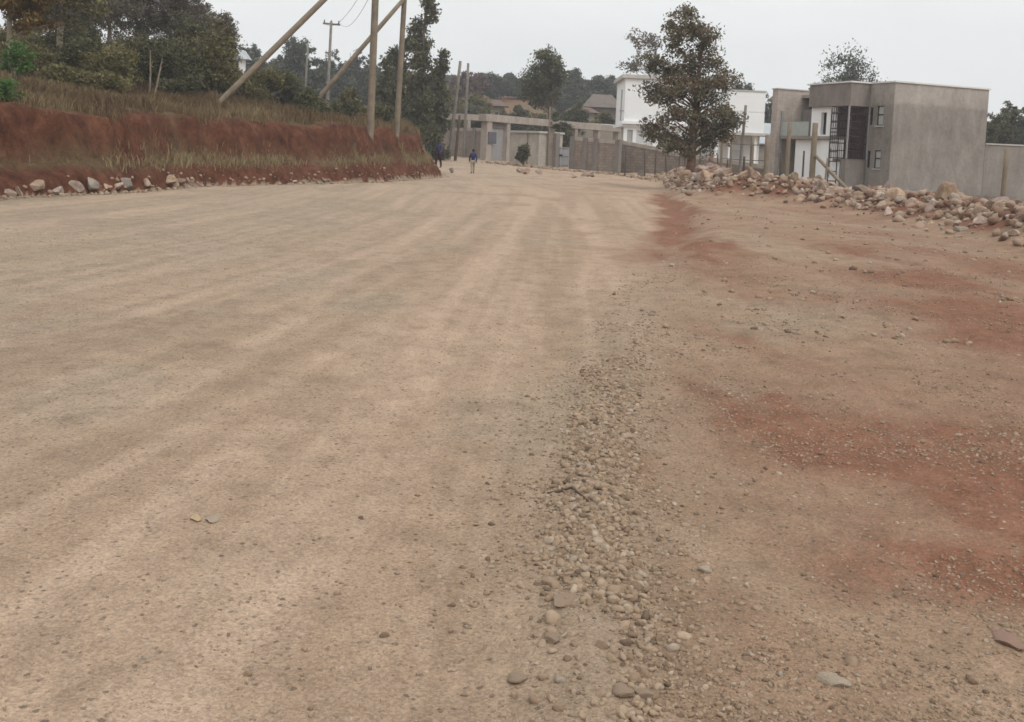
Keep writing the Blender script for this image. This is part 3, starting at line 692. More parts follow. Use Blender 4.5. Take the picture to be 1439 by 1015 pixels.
# --- big roadside tree
tb = base(967, 251, 40, 90); Yt = tb.y; S = Yt / F
def tpx(px, py): p = P(px, py, Yt); return p.x - tb.x, p.z - tb.z
bl = []
for (px, py, rx, ry, n) in [(965, 40, 26, 24, 26), (945, 45, 14, 22, 12), (990, 50, 18, 26, 16), (960, 85, 34, 26, 36), (925, 90, 20, 18, 14), (1000, 85, 20, 22, 14), (955, 120, 42, 22, 40), (1010, 110, 22, 16, 16), (925, 130, 26, 18, 20), (985, 130, 34, 22, 30),
                            (940, 160, 34, 14, 18), (1000, 162, 36, 17, 24), (1025, 165, 20, 12, 12), (935, 190, 26, 13, 16), (985, 178, 30, 16, 20), (1010, 195, 22, 12, 12), (960, 200, 26, 10, 8), (942, 207, 18, 9, 9), (985, 206, 20, 9, 10), (964, 214, 12, 6, 5), (1022, 182, 18, 10, 9), (915, 178, 14, 12, 8), (968, 18, 14, 10, 6)]:
    x, z = tpx(px, py); bl.append((x, (random.random() - .5) * 1.2, z, rx * S, rx * S * .9, ry * S, max(5, int(n * .78))))
tH = tpx(970, 25)[1]
tree('roadside_tree', 'tall broad tree with brownish green crown beside the road, before the white house', 'tree', tb, tH, .21, bl, .085, 62, .5, 'leaf_big', 'bark_red', None, (.35, 0), limbs=90, tone=.5, tvar=.24, sides=10)
# sparse tree behind the white house
Y2 = 100; b2 = on(915, Y2); S2 = Y2 / F
bl = []
for (px, py, rx, ry, n) in [(900, 55, 20, 16, 14), (915, 65, 18, 18, 14), (893, 90, 20, 12, 14), (920, 90, 20, 14, 14), (885, 100, 10, 6, 4)]:
    p = P(px, py, Y2); bl.append((p.x - b2.x, 0, p.z - b2.z, rx * S2, rx * S2, ry * S2, n))
tree('sparse_tree', 'sparse small-leaved tree showing above the roof of the white house, left of the big tree', 'tree', b2, P(905, 45, Y2).z - b2.z, .2, bl, .15, 26, .7, 'leaf_grey', 'bark', None, limbs=50, tone=.4)
# --- left thicket on the bank
thick = [  # px, top, width, Y, leafmat, h0, dens, label, tone
    (15, -140, 150, 36, 'leaf_orange', .30, 1.1, 'orange-yellow leaved tree at the far left edge of the thicket on the bank'),
    (85, -170, 170, 44, 'leaf_olive', .25, 1.3, 'tall olive tree second from the left in the thicket on the bank'),
    (150, -90, 110, 56, 'leaf_grey', .35, .8, 'thin grey-green tree standing between the olive tree and the brown-tinged one'),
    (195, -60, 120, 60, 'leaf_grey', .30, .8, 'sparse grey tree with brown-tinged crown in the middle of the thicket'),
    (235, -75, 110, 58, 'leaf_grey', .30, .85, 'sparse grey tree right of the thicket middle, behind the dark bushes'),
    (275, -30, 95, 60, 'leaf_grey', .25, 1.0, 'grey feathery tree second from the right end of the thicket'),
    (308, 0, 62, 58, 'leaf_grey', .15, 1.2, 'grey feathery tree at the right end of the thicket against the sky'),
    (45, -60, 100, 58, 'leaf_grey', .3, .8, 'thin grey tree behind the orange-yellow tree at far left'),
    (110, -60, 110, 62, 'leaf_dark', .3, .8, 'dark slender tree behind the tall olive tree')]
for (px, top, w, Y, lm, h0, dn, lab_) in thick:
    px_tree(px, top, w, Y, 'thicket_tree', lab_, 'tree', dn * 1.9, .085 if lm != 'leaf_grey' else .07, lm, h0 - .06, 'trees of the thicket on the red bank', 'bark_pale' if lm in ('leaf_orange', 'leaf_olive') else 'bark', 7, 130, None, .45, 90, 56)
bushes = [
    (40, 60, 110, 40, 'leaf_olive', 'broad olive bush below the orange-yellow tree'), (110, 45, 110, 42, 'leaf_dark', 'dark bush under the tall olive tree'), (160, 60, 90, 40, 'leaf_olive', 'olive bush between two dark ones near the thicket middle'),
    (195, 45, 90, 43, 'leaf_dark', 'darkest rounded bush in the middle of the thicket'), (236, 50, 90, 45, 'leaf_dark', 'large dark bush behind the bare leaning stems'), (286, 70, 70, 47, 'leaf_dark', 'dark bush at the foot of the thicket right end'),
    (322, 98, 46, 50, 'leaf_olive', 'low olive bush beside the foot of the leaning brace pole'), (365, 92, 60, 52, 'leaf_olive', 'olive bush right of the leaning brace pole'), (405, 98, 70, 53, 'leaf_dark', 'dark spreading bush between the two brace poles'),
    (436, 126, 62, 45.4, 'leaf_dark', 'darkest bush just left of the second brace pole foot'), (482, 140, 44, 52, 'leaf_dark', 'low bush right of the second brace pole foot'), (540, 158, 36, 54, 'leaf_dark', 'small dark bush between the two upright poles'),
    (75, 95, 80, 37, 'leaf_olive', 'low olive bush at the front of the thicket, left part'), (135, 100, 80, 38, 'leaf_olive', 'low brownish bush at the front of the thicket middle'), (356, 122, 46, 51, 'leaf_olive', 'small low bush just behind the first brace pole'),
    (258, 108, 60, 43, 'leaf_dark', 'low dark bush at the front right of the thicket')]
for (px, top, w, Y, lm, lab_) in bushes:
    b = on(px, Y, 140); H = max(.9, P(px, top, Y).z - b.z); wd = w / F * Y
    tree('bush', lab_ + ' on the bank', 'bush', b, H, .05, ellip(wd, .02, H, 80, None, 5, .33), .075, 42, .36, lm, 'bark', 'bushes on the red bank', stems=4, part=('stem', 'foliage'), limbs=16, tone=.42, top=.7, sides=5)
for i in range(13):
    px = -5 + i * 24 + random.uniform(-8, 8); Y = random.uniform(47, 53); b = on(px, Y, 140); H = P(px, random.uniform(15, 60), Y).z - b.z; wd = random.uniform(70, 95) / F * Y
    tree('understorey_bush', 'dense dark understorey bush in the row behind the front bushes of the thicket', 'bush', b, H, .07, ellip(wd, .1, H, 110, None, 6, .33), .085, 46, .5, random.choice(['leaf_dark', 'leaf_dark', 'leaf_olive', 'leaf_grey']), 'bark', 'understorey bushes of the thicket', stems=3, part=('stem', 'foliage'), limbs=20, tone=random.uniform(.3, .5), top=.8, sides=5)
def small_shrub(px, py, w, h, Y, lm, lab_, n=26):
    p = P(px, py, Y); b = Vector((p.x, Y, tz(p.x, Y))); H = max(.5, P(px, py - h / 2, Y).z - b.z); z0 = max(.05, P(px, py + h / 2, Y).z - b.z)
    wd = w / F * Y; tree('shrub', lab_, 'shrub', b, H, .03, [(0, 0, (z0 + H) / 2, wd / 2, wd / 2, max(.2, (H - z0) / 2), n)], .06, 40, .2, lm, 'bark', None, stems=3, part=('stem', 'foliage'), limbs=14, tone=.5, top=.8, sides=5)
small_shrub(24, 82, 42, 48, 31, 'leaf_bright', 'bright green leafy shrub near the left edge on top of the bank')
small_shrub(8, 163, 40, 16, 25.5, 'leaf_bright', 'small green weed hanging on the red bank face at the left edge', 10)
# bare stems
for (a, b_, lab_) in [((213, 145), (228, 82), 'bare pale stem leaning right at the bank edge, before the dark bushes'), ((209, 140), (211, 70), 'thin upright bare stem beside the leaning pale stem'), ((68, 105), (71, 85), 'short bare stub at the thicket foot, left part')]:
    q0 = base(*a, 15); q1 = P(*b_, q0.y); mb = MB(); mb.tube([q0 - Vector((0, 0, .3)), q0.lerp(q1, .5) + Vector((.04, 0, 0)), q1], [.05, .035, .015], 6, .2)
    md = q0.lerp(q1, .6); mb.tube([md, md + Vector((.15, 0, .35))], [.02, .008], 5)
    tag(mb.build('bare_stem', M['bark_pale']), lab_, 'stem', 'bare stems on the bank')

# --- tall dark trees behind the poles
for (px, top, w, Y, lab_, h0, dn) in [(588, -8, 62, 76, 'tallest dark cypress-like tree with sparse top, right behind the upright poles', .08, 2.6), (562, 55, 50, 80, 'dark tree behind the second upright pole, left of the tallest one', .05, 2.2), (612, 78, 44, 80, 'dark narrow tree to the right of the tallest cypress-like one', .05, 2.2), (538, 85, 40, 84, 'shorter dark tree seen between the two upright poles', .05, 1.8)]:
    b = on(px, Y); H = P(px, top, Y).z - b.z; wd = w / F * Y
    bl = []
    for i in range(11):
        t = i / 10; k = (1 - t) ** .7 * .5 + .07
        bl.append(((random.random() - .5) * .35 * wd, (random.random() - .5) * .3 * wd, H * (h0 + (1 - h0) * t * .97), wd * k * .75, wd * k * .75, H * .07, int((16 - 11 * t) * dn)))
    tree('cypress_tree', lab_, 'tree', b, H, .2, bl, .15, 34, .55, 'leaf_dark', 'bark', 'dark trees behind the poles', limbs=70, tone=.4, top=.98)
# --- middle and far trees
px_tree(766, 66, 82, 96, 'wall_tree', 'dark bushy tree with forked top standing behind the gate beam', 'tree', 2.0, .15, 'leaf_dark', .42, None, 'bark', 7, 110, .28, .4, 60, 34)
far = [
    (357, 54, 44, 130, 'leaf_far', 'round dark tree on the skyline right of the thicket'), (416, 44, 62, 125, 'leaf_far', 'larger domed dark tree on the skyline behind the first brace pole'), (338, 60, 30, 135, 'leaf_far', 'small tree on the skyline touching the thicket edge'),
    (452, 62, 50, 135, 'leaf_far', 'tree on the skyline beside the pole with a crossarm'), (488, 66, 50, 140, 'leaf_far', 'tree on the skyline between crossarm pole and thick pole'), (520, 70, 44, 140, 'leaf_far', 'tree on the skyline just behind the thick pole'), (390, 72, 40, 140, 'leaf_far', 'low tree between the two skyline domes'),
    (640, 95, 40, 150, 'leaf_pink', 'reddish tree on the hill behind the leaning pole'), (632, 112, 60, 118, 'leaf_olive', 'bushy olive tree behind the leaning pole and left canopy'), (668, 98, 40, 165, 'leaf_pink', 'brownish tree on the hill right of the leaning pole'), (692, 104, 44, 170, 'leaf_far', 'round tree on the hilltop left of the wall tree'),
    (720, 116, 44, 175, 'leaf_far', 'low tree on the hill just left of the wall tree'), (660, 130, 60, 125, 'leaf_olive', 'olive scrub tree above the left block wall'), (672, 140, 34, 100, 'leaf_dark', 'dark small tree between left canopy and gate frame'),
    (800, 96, 40, 170, 'leaf_far', 'tree on the hill right of the wall tree'), (818, 104, 40, 180, 'leaf_far', 'thin palm-like tree on the hill, middle of three'), (843, 103, 54, 165, 'leaf_far', 'rounded tree on the hill next to the white house'), (826, 128, 60, 150, 'leaf_far', 'dark hedge tree below the hilltop trees by the white house'), (790, 130, 50, 150, 'leaf_far', 'dark hedge tree right behind the wall tree crown'),
    (862, 118, 30, 160, 'leaf_far', 'tree on the hill touching the left edge of the white house'), (745, 120, 46, 178, 'leaf_far', 'tree on the hill directly behind the wall tree'), (610, 105, 40, 160, 'leaf_far', 'tree on the hill between dark cypress and reddish tree'), (785, 165, 40, 92, 'leaf_dark', 'dark tree inside the compound behind the pale metal gate'),
     (1078, 138, 34, 120, 'leaf_olive', 'small brownish tree between white house and grey house'), (1008, 128, 50, 120, 'leaf_far', 'dark tree behind the big tree, left of the dome-shaped one'),
    (1184, 60, 118, 92, 'leaf_far', 'round leafy tree rising behind the roof of the grey house'), (1150, 110, 36, 90, 'leaf_olive', 'low brownish tree top left of the round tree behind the grey house'), (1398, 150, 46, 84, 'leaf_dark', 'dark tree right of the grey house, behind the long wall'), (1424, 140, 36, 92, 'leaf_dark', 'taller dark tree second from the right edge behind the wall'),
    (1448, 132, 50, 88, 'leaf_far', 'green tree at the right picture edge behind the wall'), (1385, 165, 30, 80, 'leaf_dark', 'dark bush tree touching the right corner of the grey house'), (1480, 120, 70, 95, 'leaf_far', 'large tree just beyond the right edge behind the wall')]
for (px, top, w, Y, lm, lab_) in far:
    dome = 'dome' in lab_ or 'round ' in lab_
    big = w > 75 or px > 1380
    px_tree(px, top, w, Y, 'distant_tree', lab_, 'tree', 2.4 if (dome or big) else 1.25, .0014 * Y, lm, .0 if not big else .3, 'trees in the background', 'bark', 6, 90, None, .42, 20 if not big else 60, 44, 215, .3)

for i in range(17):
    px = 606 + i * 16.5 + random.uniform(-5, 5); px_tree(px, random.uniform(100, 124), random.uniform(34, 52), random.uniform(182, 205), 'distant_tree', 'dark green tree in the row along the hill skyline behind the gate frame', 'tree', 1.2, .26, 'leaf_far', 0, 'trees in a row on the hill skyline', 'bark', 5, 80, None, random.uniform(.3, .55), 10, 40)
for i in range(13):
    px = 345 + i * 17 + random.uniform(-5, 5); px_tree(px, random.uniform(72, 98), random.uniform(34, 50), random.uniform(118, 135), 'distant_tree', 'dark tree in the hedgerow along the left skyline behind the brace poles', 'tree', 1.2, .19, 'leaf_far', 0, 'trees of the left skyline hedgerow', 'bark', 5, 80, None, random.uniform(.3, .55), 10, 40)
for i in range(16):
    px = 615 + i * 16 + random.uniform(-6, 6); px_tree(px, random.uniform(138, 160), random.uniform(26, 44), random.uniform(104, 122), 'hill_bush', 'rounded bush dotted over the brown hillside behind the gate frame', 'bush', 1, .19, random.choice(['leaf_olive', 'leaf_far', 'leaf_dark']), 0, 'bushes on the hillside', 'bark', 4, 60, None, random.uniform(.35, .6), 8, 36)
for i in range(7):
    px = 350 + i * 27 + random.uniform(-6, 6); px_tree(px, random.uniform(108, 150), random.uniform(24, 46), random.uniform(62, 100), 'hill_bush', 'scrubby bush dotted over the grassy slope behind the brace poles', 'bush', 1, .13, random.choice(['leaf_olive', 'leaf_olive', 'leaf_dark']), 0, 'bushes on the slope', 'bark', 4, 60, None, random.uniform(.35, .6), 8, 34)

b = on(1044, 112); H = P(1044, 111, 112).z - b.z; tree('distant_tree', 'wide dome-shaped green tree behind the white house right block', 'tree', b, H, .25, [(0, 0, H * .55, 3.1, 2.6, H * .43, 260)], .17, 40, .5, 'leaf_far', 'bark', 'trees in the background', limbs=30, tone=.42, tvar=.12)
# ------------------------------------------------------------------ poles
def pole(name, a, b, r0, r1, label, mat, cat='pole', group=None, extra=None, sink=.4, n=12):
    a = Vector(a); b = Vector(b); d = (b - a).normalized(); root = a
    mb = MB(); pts = [a - d * sink] + [a.lerp(b, t) for t in (.0, .25, .5, .75, 1)]; mb.tube(pts, [r0] + [r0 + (r1 - r0) * t for t in (0, .25, .5, .75, 1)], n, .06)
    mb.v = [tuple(Vector(v) - a) for v in mb.v]
    return tag(mb.build(name, M[mat], None, True, a), label, cat, group)
G_P = 'wooden power poles and braces'
q = base(520, 190, 30); pt2 = P(532, -120, q.y); pole('power_pole', q, pt2, .165, .145, 'thick upright wooden pole on the bank end, nearest of the two', 'pole', group=G_P)
q3 = base(557, 192, 30); pt3 = P(573, -80, q3.y); pole('power_pole', q3, pt3, .14, .115, 'slimmer upright wooden pole on the bank end, right of the thick one', 'pole', group=G_P)
a = base(306, 147, 32); pole('brace_pole', a, P(524, -68, q.y - .3), .135, .12, 'long wooden brace pole leaning steeply from the bushes towards the thick pole top', 'pole', 'brace', G_P, sink=2)
a = P(446, 140, 47); pole('brace_pole', a, P(569, -3, q3.y - .2), .115, .10, 'second wooden brace pole leaning behind the thick pole to the slimmer one', 'pole', 'brace', G_P, sink=2)
# far pole with crossarm
fp = on(460, 95, 110); ft = P(465.5, 30, 95)
root = empty('utility_pole', fp, 0, 'distant utility pole with a crossarm on the slope, against the sky', 'utility pole')
mb = MB(); mb.tube([(0, 0, -.3), ((ft - fp) * .5), ft - fp], [.17, .15, .12], 8); mb.build('shaft', M['pole_grey'], root, True)
ca = P(454, 33, 95) - fp; cb = P(478, 35, 95) - fp; mb = MB(); mb.tube([ca, cb], [.09, .09], 6); mb.build('crossarm', M['pole_grey'], root)
for k in range(3):
    mb = MB(); c = ca.lerp(cb, .08 + .42 * k); mb.tube([c, c + Vector((0, 0, .35))], [.06, .05], 6); mb.build('insulator', M['frame'], root)
pp = on(428, 120, 95); pole('utility_post', pp, P(433, 62, 120), .16, .12, 'short grey post leaning right on the slope before the skyline domed tree', 'pole_grey', 'post')
# leaning poles near left canopy
q = on(631, 82); pole('utility_pole', q, P(647, 86, 82), .17, .12, 'tall pole leaning right in front of the left canopy', 'pole_grey', 'utility pole', G_P)
q = on(652, 90); pole('utility_pole', q, P(658, 89, 90), .15, .11, 'slim grey pole right of the tall leaning one, rising from the trees', 'pole_grey', 'utility pole', G_P)
q = on(640, 80); pole('utility_post', q, P(646, 162, 80), .13, .09, 'crooked dark post in front of the left block wall', 'stake', 'post')
q = on(771, 77); pole('utility_post', q, P(773, 150, 77), .06, .05, 'thin pale pole standing before the right corner of the pale gatehouse', 'pole', 'post')
for (a_, b_, s_, lab_) in [(P(478, 33, 95), P(527, -20, 44), .9, 'upper thin power line sagging from the crossarm to the thick pole'), (P(454, 31, 95), P(527, -45, 44), 1.2, 'lower-left thin power line from the crossarm end to the thick pole')]:
    mb = MB(); mb.tube([a_.lerp(b_, t / 12) - Vector((0, 0, s_ * 4 * (t / 12) * (1 - t / 12))) for t in range(13)], [.012] * 13, 5); tag(mb.build('power_line', M['wire']), lab_, 'wire', 'power lines')

# ------------------------------------------------------------------ grey house
dh = R(21.2); A = Vector((21.4, 57.0, 0)); gz = -.35
gh = empty('grey_house', (A.x, A.y, gz), dh, 'unfinished two storey grey cement house with grilled corner balcony behind the stone bank', 'house')
Ht = 6.42 - gz; zc = lambda z: z - gz
W1 = (.78, 1.30, zc(3.98), zc(5.12)); W2 = (1.66, 1.90, zc(4.02), zc(5.05)); W3 = (.78, 1.30, zc(1.5), zc(2.55)); W4 = (1.66, 1.90, zc(1.52), zc(2.5))
mb = MB(); mb.box(0, 7.0, 0, .25, -.6, Ht)                                             # side wall
mb.panel_y(.25, 10.5, -.6, Ht, 6.75, 7.0); mb.panel_y(.25, 2.0, -.6, Ht, 0, .25, [W1, W2, W3, W4])
mb.box(.25, 6.75, .25, 10.5, Ht - .6, Ht - .4); mb.box(.252, 6.75, 10.2, 10.5, -.6, Ht - .6)
mb.build('wall', M['render'], gh)
mb = MB(); mb.box(-.06, 7.08, -.07, 2.06, Ht, Ht + .09); mb.box(-1.47, -.06, 1.93, 6.0, Ht, Ht + .09); mb.box(-.06, .4, 2.06, 6.0, Ht, Ht + .09); mb.build('coping', M['coping_white'], gh)
def window(y0, y1, z0, z1, x=0):
    f = MB(); w = .05; f.box(x + .03, x + .13, y0, y0 + w, z0, z1).box(x + .03, x + .13, y1 - w, y1, z0, z1).box(x + .03, x + .13, y0 + w, y1 - w, z1 - w, z1).box(x + .03, x + .13, y0 + w, y1 - w, z0, z0 + w)
    zm = z0 + (z1 - z0) * .52; f.box(x + .04, x + .12, y0 + w, y1 - w, zm, zm + .07)
    fo = f.build('window', M['frame'], gh)
    p = MB(); p.box(x + .075, x + .085, y0 + w, y1 - w, z0 + w, z1 - w); p.build('pane', M['greyglass'] if y1 - y0 > .4 else M['dark'], fo)
    if y1 - y0 > .4:
        s = MB(); s.box(x - .07, x + .0295, y0 - .08, y1 + .08, z0 - .08, z0 - .005); s.build('sill', M['coping'], fo)
for w in (W1, W2, W3, W4): window(*w)
# upper corner block over the balcony
zb = zc(5.08)
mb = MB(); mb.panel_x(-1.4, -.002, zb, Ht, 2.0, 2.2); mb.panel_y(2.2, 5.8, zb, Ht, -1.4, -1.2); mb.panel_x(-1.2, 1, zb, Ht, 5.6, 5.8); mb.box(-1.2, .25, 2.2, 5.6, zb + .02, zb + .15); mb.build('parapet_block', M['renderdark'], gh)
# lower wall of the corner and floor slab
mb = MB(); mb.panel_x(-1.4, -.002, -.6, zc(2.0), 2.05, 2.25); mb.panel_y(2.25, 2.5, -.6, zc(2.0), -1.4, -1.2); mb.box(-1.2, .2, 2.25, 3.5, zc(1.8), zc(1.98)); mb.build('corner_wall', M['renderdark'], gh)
# white inner facade with door openings
D1 = (4.35, 4.85, zc(3.4), zc(4.75)); D2 = (3.65, 3.8, zc(3.4), zc(4.85))
mb = MB(); mb.panel_y(3.55, 5.8, zc(3.3), zb - .003, -1.15, -.95, [D1, D2]); mb.panel_y(2.9, 4.75, -.6, zc(3.1), -1.15, -.95, [(3.75, 3.95, zc(.8), zc(2.6))]); mb.panel_y(4.9, 7.4, -.6, zc(3.1), -1.0, -.8, [(5.3, 5.6, -.2, zc(2.5))]); mb.build('white_facade', M['white'], gh)
mb = MB(); mb.box(-.90, -.80, 4.3, 4.9, zc(3.35), zc(4.8)).box(-.9, -.8, 3.6, 3.85, zc(3.35), zc(4.9)).box(-.9, -.8, 3.7, 4.0, zc(.75), zc(2.65)); mb.build('door', M['frame'], gh)
mb = MB(); mb.box(-1.35, 1, 3.55, 8.6, zc(3.12), zc(3.3)); mb.build('balcony_slab', M['render'], gh)
mb = MB(); mb.box(-1.3, -1.26, 5.85, 8.6, zc(3.32), zc(4.2)); mb.build('balustrade', M['balustrade'], gh)
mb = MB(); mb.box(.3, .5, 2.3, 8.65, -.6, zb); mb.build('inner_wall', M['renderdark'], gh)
# left block
mb = MB(); mb.box(-1.6, 3.0, 8.7, 9.3, -.6, Ht - .12); mb.build('rear_block', M['render2'], gh)
mb = MB(); mb.box(-1.3, -1.12, 8.6, 8.69, -.3, zc(4.9)); mb.build('drain_strip', M['gategrey'], gh)
mb = MB(); mb.box(-1.66, 3.06, 8.64, 9.36, Ht - .12, Ht - .05); mb.build('coping', M['coping'], gh)
# grille
g = MB(); bt = .028
for z in np.linspace(zc(2.02), zb - .02, 8): g.box(-1.43, -.01, 2.02 - .0, 2.02 + bt, z - bt, z + bt); g.box(-1.43, -1.43 + bt, 2.05, 3.55, z - bt, z + bt)
for x in np.linspace(-1.41, -.05, 9): g.box(x - .012, x + .012, 2.0, 2.018, zc(2.0), zb)
for y in np.linspace(2.1, 3.5, 9): g.box(-1.45, -1.432, y - .012, y + .012, zc(2.0), zb)
g.build('grille', M['grille'], gh)
g = MB(); g.box(-1.48, -1.40, 1.96, 2.04, zc(2.0), zb)
g.box(-.05, .0, 1.94, 1.99, zc(2), zb); g.build('corner_post', M['gategrey'], gh)
g = MB()
for y in (2.75, 3.5): g.box(-1.5, -1.46, y - .03, y + .03, -.3, zc(4.9))
for z in np.linspace(.4, zc(4.7), 9): g.box(-1.498, -1.462, 2.78, 3.47, z - .03, z + .03)
g.build('ladder_frame', M['frame'], gh)
mb = MB(); mb.box(-.2, .1, 2.4, 3.2, zc(2.0), zc(4.6)); mb.build('grille_backing', M['grille'], gh)
# long wall to the right
bw = empty('boundary_wall', A + Vector((math.cos(dh), math.sin(dh), 0)) * 7.02, R(6), 'tall grey cement boundary wall running right from the grey house', 'wall')
bw.location.z = gz
mb = MB(); mb.box(0.0, 26, .0, .2, -.6, 3.55); mb.build('wall_panel', M['render'], bw)
mb = MB(); mb.box(0.02, 26, -.05, .25, 3.55, 3.63); mb.build('coping', M['coping'], bw)
# plinth strip and kerb in front of the house
mb = MB(); mb.box(-1.0, 9, -.75, -.55, -.5, .55); mb.build('plinth_wall', M['block'], gh)

# ------------------------------------------------------------------ white house
Yw = 84.0; wx = lambda px: P(px, 200, Yw).x; wz = lambda px, py: P(px, py, Yw).z
wh = empty('white_house', (wx(872), Yw, .2), 0, 'new white two storey house with flat roof slab behind the big tree', 'house')
o0 = wx(872); X = lambda px: wx(px) - o0; Z = lambda py: wz(930, py) - .2
z1 = Z(176); z2 = Z(112)
mb = MB(); mb.box(X(875), X(986), 0, 7, z1, z2); mb.build('upper_storey', M['white'], wh)
mb = MB(); mb.box(X(870), X(989), -.22, 7.2, z2, z2 + .3); mb.build('roof_slab', M['coping'], wh)
mb = MB(); mb.box(X(872), X(990), -.25, .0, z1 - .02, z1 + .22); mb.box(X(872), X(990), .0, 6.9, z1 - .25, z1 - .003); mb.build('floor_slab', M['white'], wh)
mb = MB(); mb.panel_x(X(876), X(986), -.4, z1 - .25, .15, .4, [(X(881), X(889), -.3, z1 - .5), (X(894), X(917), -.3, z1 - .5), (X(925), X(950), -.3, z1 - .7)]); mb.box(X(878), X(984), 3.5, 3.7, -.4, z1 - .26); mb.build('ground_storey', M['white'], wh)
mb = MB()
z = -.3
while z < z1 - .55: mb.box(X(894), X(917), .26, .30, z, z + .10).box(X(894), X(917), .275, .295, z + .10, z + .13); z += .13
mb.build('roller_shutter', M['shutter'], wh)
mb = MB(); mb.box(X(881), X(889), .3, .35, -.3, z1 - .5); mb.build('door', M['greyglass'], wh)
mb = MB(); mb.box(X(925), X(950), .3, .35, -.3, z1 - .7); mb.build('garage_door', M['roofbrown'], wh)
for (px, py) in ((929, 173.5), (905, 172)):
    mb = MB(); mb.box(X(px) - .12, X(px) + .12, -.22, -.0, z1 + .35, z1 + .6); mb.build('wall_lamp', M['frame'], wh)
# balcony pipe and rail on left flank
mb = MB(); mb.tube([(X(870), -.3, z1 + .2), (X(870), -.3, z2 - 1.0)], [.06, .06], 6); mb.box(X(868), X(874), -.45, -.35, z1 + 1.0, z1 + 1.1); mb.build('drain_pipe', M['gategrey'], wh)
# right block
zr = lambda py: wz(1042, py) - .2
mb = MB(); mb.box(X(1016), X(1066), -1.5, 5, zr(159) + .06, zr(130)); mb.box(X(1016), X(1065.5), -1.46, 4.9, zr(159) - .06, zr(159) + .06); mb.box(X(1016), X(1066), -1.5, 5, zr(187), zr(159) - .06); mb.build('right_block', M['white'], wh)
mb = MB(); mb.box(X(986), X(1016), 1, 6, -.4, zr(150)); mb.box(X(1000), X(1072), 1.2, 1.4, -.4, zr(190)); mb.build('link_wall', M['white'], wh)
mb = MB(); mb.box(X(1015), X(1067), -1.56, 5.06, zr(130), zr(130) + .1); mb.build('roof_edge', M['coping'], wh)
for px in (1003, 1022, 1056):
    mb = MB(); mb.box(X(px) - .15, X(px) + .15, -1.3, -1.0, -.4, zr(187) - .22); mb.build('column', M['white'], wh)
mb = MB(); mb.box(X(995), X(1080), -1.7, 1.19, zr(187) - .22, zr(187) - .003); mb.build('porch_slab', M['coping'], wh)
mb = MB(); mb.box(X(1030), X(1050), 1.1, 1.19, -.3, 2.3); mb.build('porch_shutter', M['shutter'], wh)
# grey shed right of it
p = P(1066, 172, 92); p2 = P(1100, 172, 92)
sh = empty('metal_shed', (p.x, 92, .2), 0, 'low shed with grey sheet roof between the white and the grey house', 'shed')
mb = MB(); mb.box(0, p2.x - p.x, 0, 5, -.3, 3.0); mb.build('wall', M['cream'], sh)
zt = P(1075, 172, 92).z - .2; mb = MB(); mb.add([(-.3, -.4, 3.0), (3, -.4, 3.0), (3, 4, zt), (-.3, 4, zt), (-.3, -.4, 3.08), (3, -.4, 3.08), (3, 4, zt + .08), (-.3, 4, zt + .08)], [(3, 2, 1, 0), (4, 5, 6, 7), (0, 1, 5, 4), (1, 2, 6, 5), (2, 3, 7, 6), (3, 0, 4, 7)]); mb.build('roof', M['roofgrey'], sh)

# ------------------------------------------------------------------ masonry walls and gate
def wall(pa, pb, za, zb_, label, mat, th=.2, cap=.28, capmat='beam', piers=(), name='block_wall', g=None, pier_h=.0, pier_mat=None):
    pa = Vector(pa); pb = Vector(pb); d = pb - pa; Ln = math.hypot(d.x, d.y); rz = math.atan2(d.y, d.x)
    root = empty(name, (pa.x, pa.y, 0), rz, label, 'wall', g)
    def sl(x0, x1, y0, y1, b0, b1, t0, t1, nm, mt):
        mb = MB(); mb.add([(x0, y0, b0), (x1, y0, b1), (x1, y1, b1), (x0, y1, b0), (x0, y0, t0), (x1, y0, t1), (x1, y1, t1), (x0, y1, t0)], [(3, 2, 1, 0), (4, 5, 6, 7), (0, 1, 5, 4), (1, 2, 6, 5), (2, 3, 7, 6), (3, 0, 4, 7)]); return mb.build(nm, M[mt], root)
    g0, g1 = pa.z - .6, pb.z - .6
    sl(0, Ln, 0, th, g0, g1, za - cap, zb_ - cap, 'masonry', mat); sl(0, Ln, -.03, th + .03, za - cap, zb_ - cap, za, zb_, 'ring_beam', capmat)
    for t in piers:
        x = t * Ln; zz = za + (zb_ - za) * t + pier_h; mb = MB(); mb.box(x - .2, x + .2, -.12, th + .05, min(g0, g1), zz + .02); mb.build('pier', M[pier_mat or mat], root)
    return root
def gp(px, Y): return on(px, Y)
GW = 'masonry walls along the far road side'
wall(gp(803, 78), gp(870, 75), P(803, 192, 78).z, P(870, 198, 75).z, 'warm grey block wall right of the pale metal gate, under the long beam', 'blockwarm', piers=(.02, .3, .53, .97), g=GW, pier_mat='renderdark')
wall(gp(870.5, 77), gp(935, 74.5), P(870, 197, 77).z, P(935, 209, 74.5).z, 'dark grey block wall left of the big tree, behind the wooden stakes', 'block', piers=(.0,), g=GW)
wall(gp(935.5, 74.5), gp(1075, 68), P(935, 212, 74.5).z, P(1075, 232, 68).z, 'low dark block wall behind the big tree and fence posts', 'block', piers=(), g=GW)
wall(gp(600, 96), gp(677, 90), P(600, 180, 96).z, P(677, 180, 90).z, 'block wall with dark piers left of the gate frame', 'blockwarm', piers=(.2, .45, .7, .86), g=GW, pier_mat='renderdark')
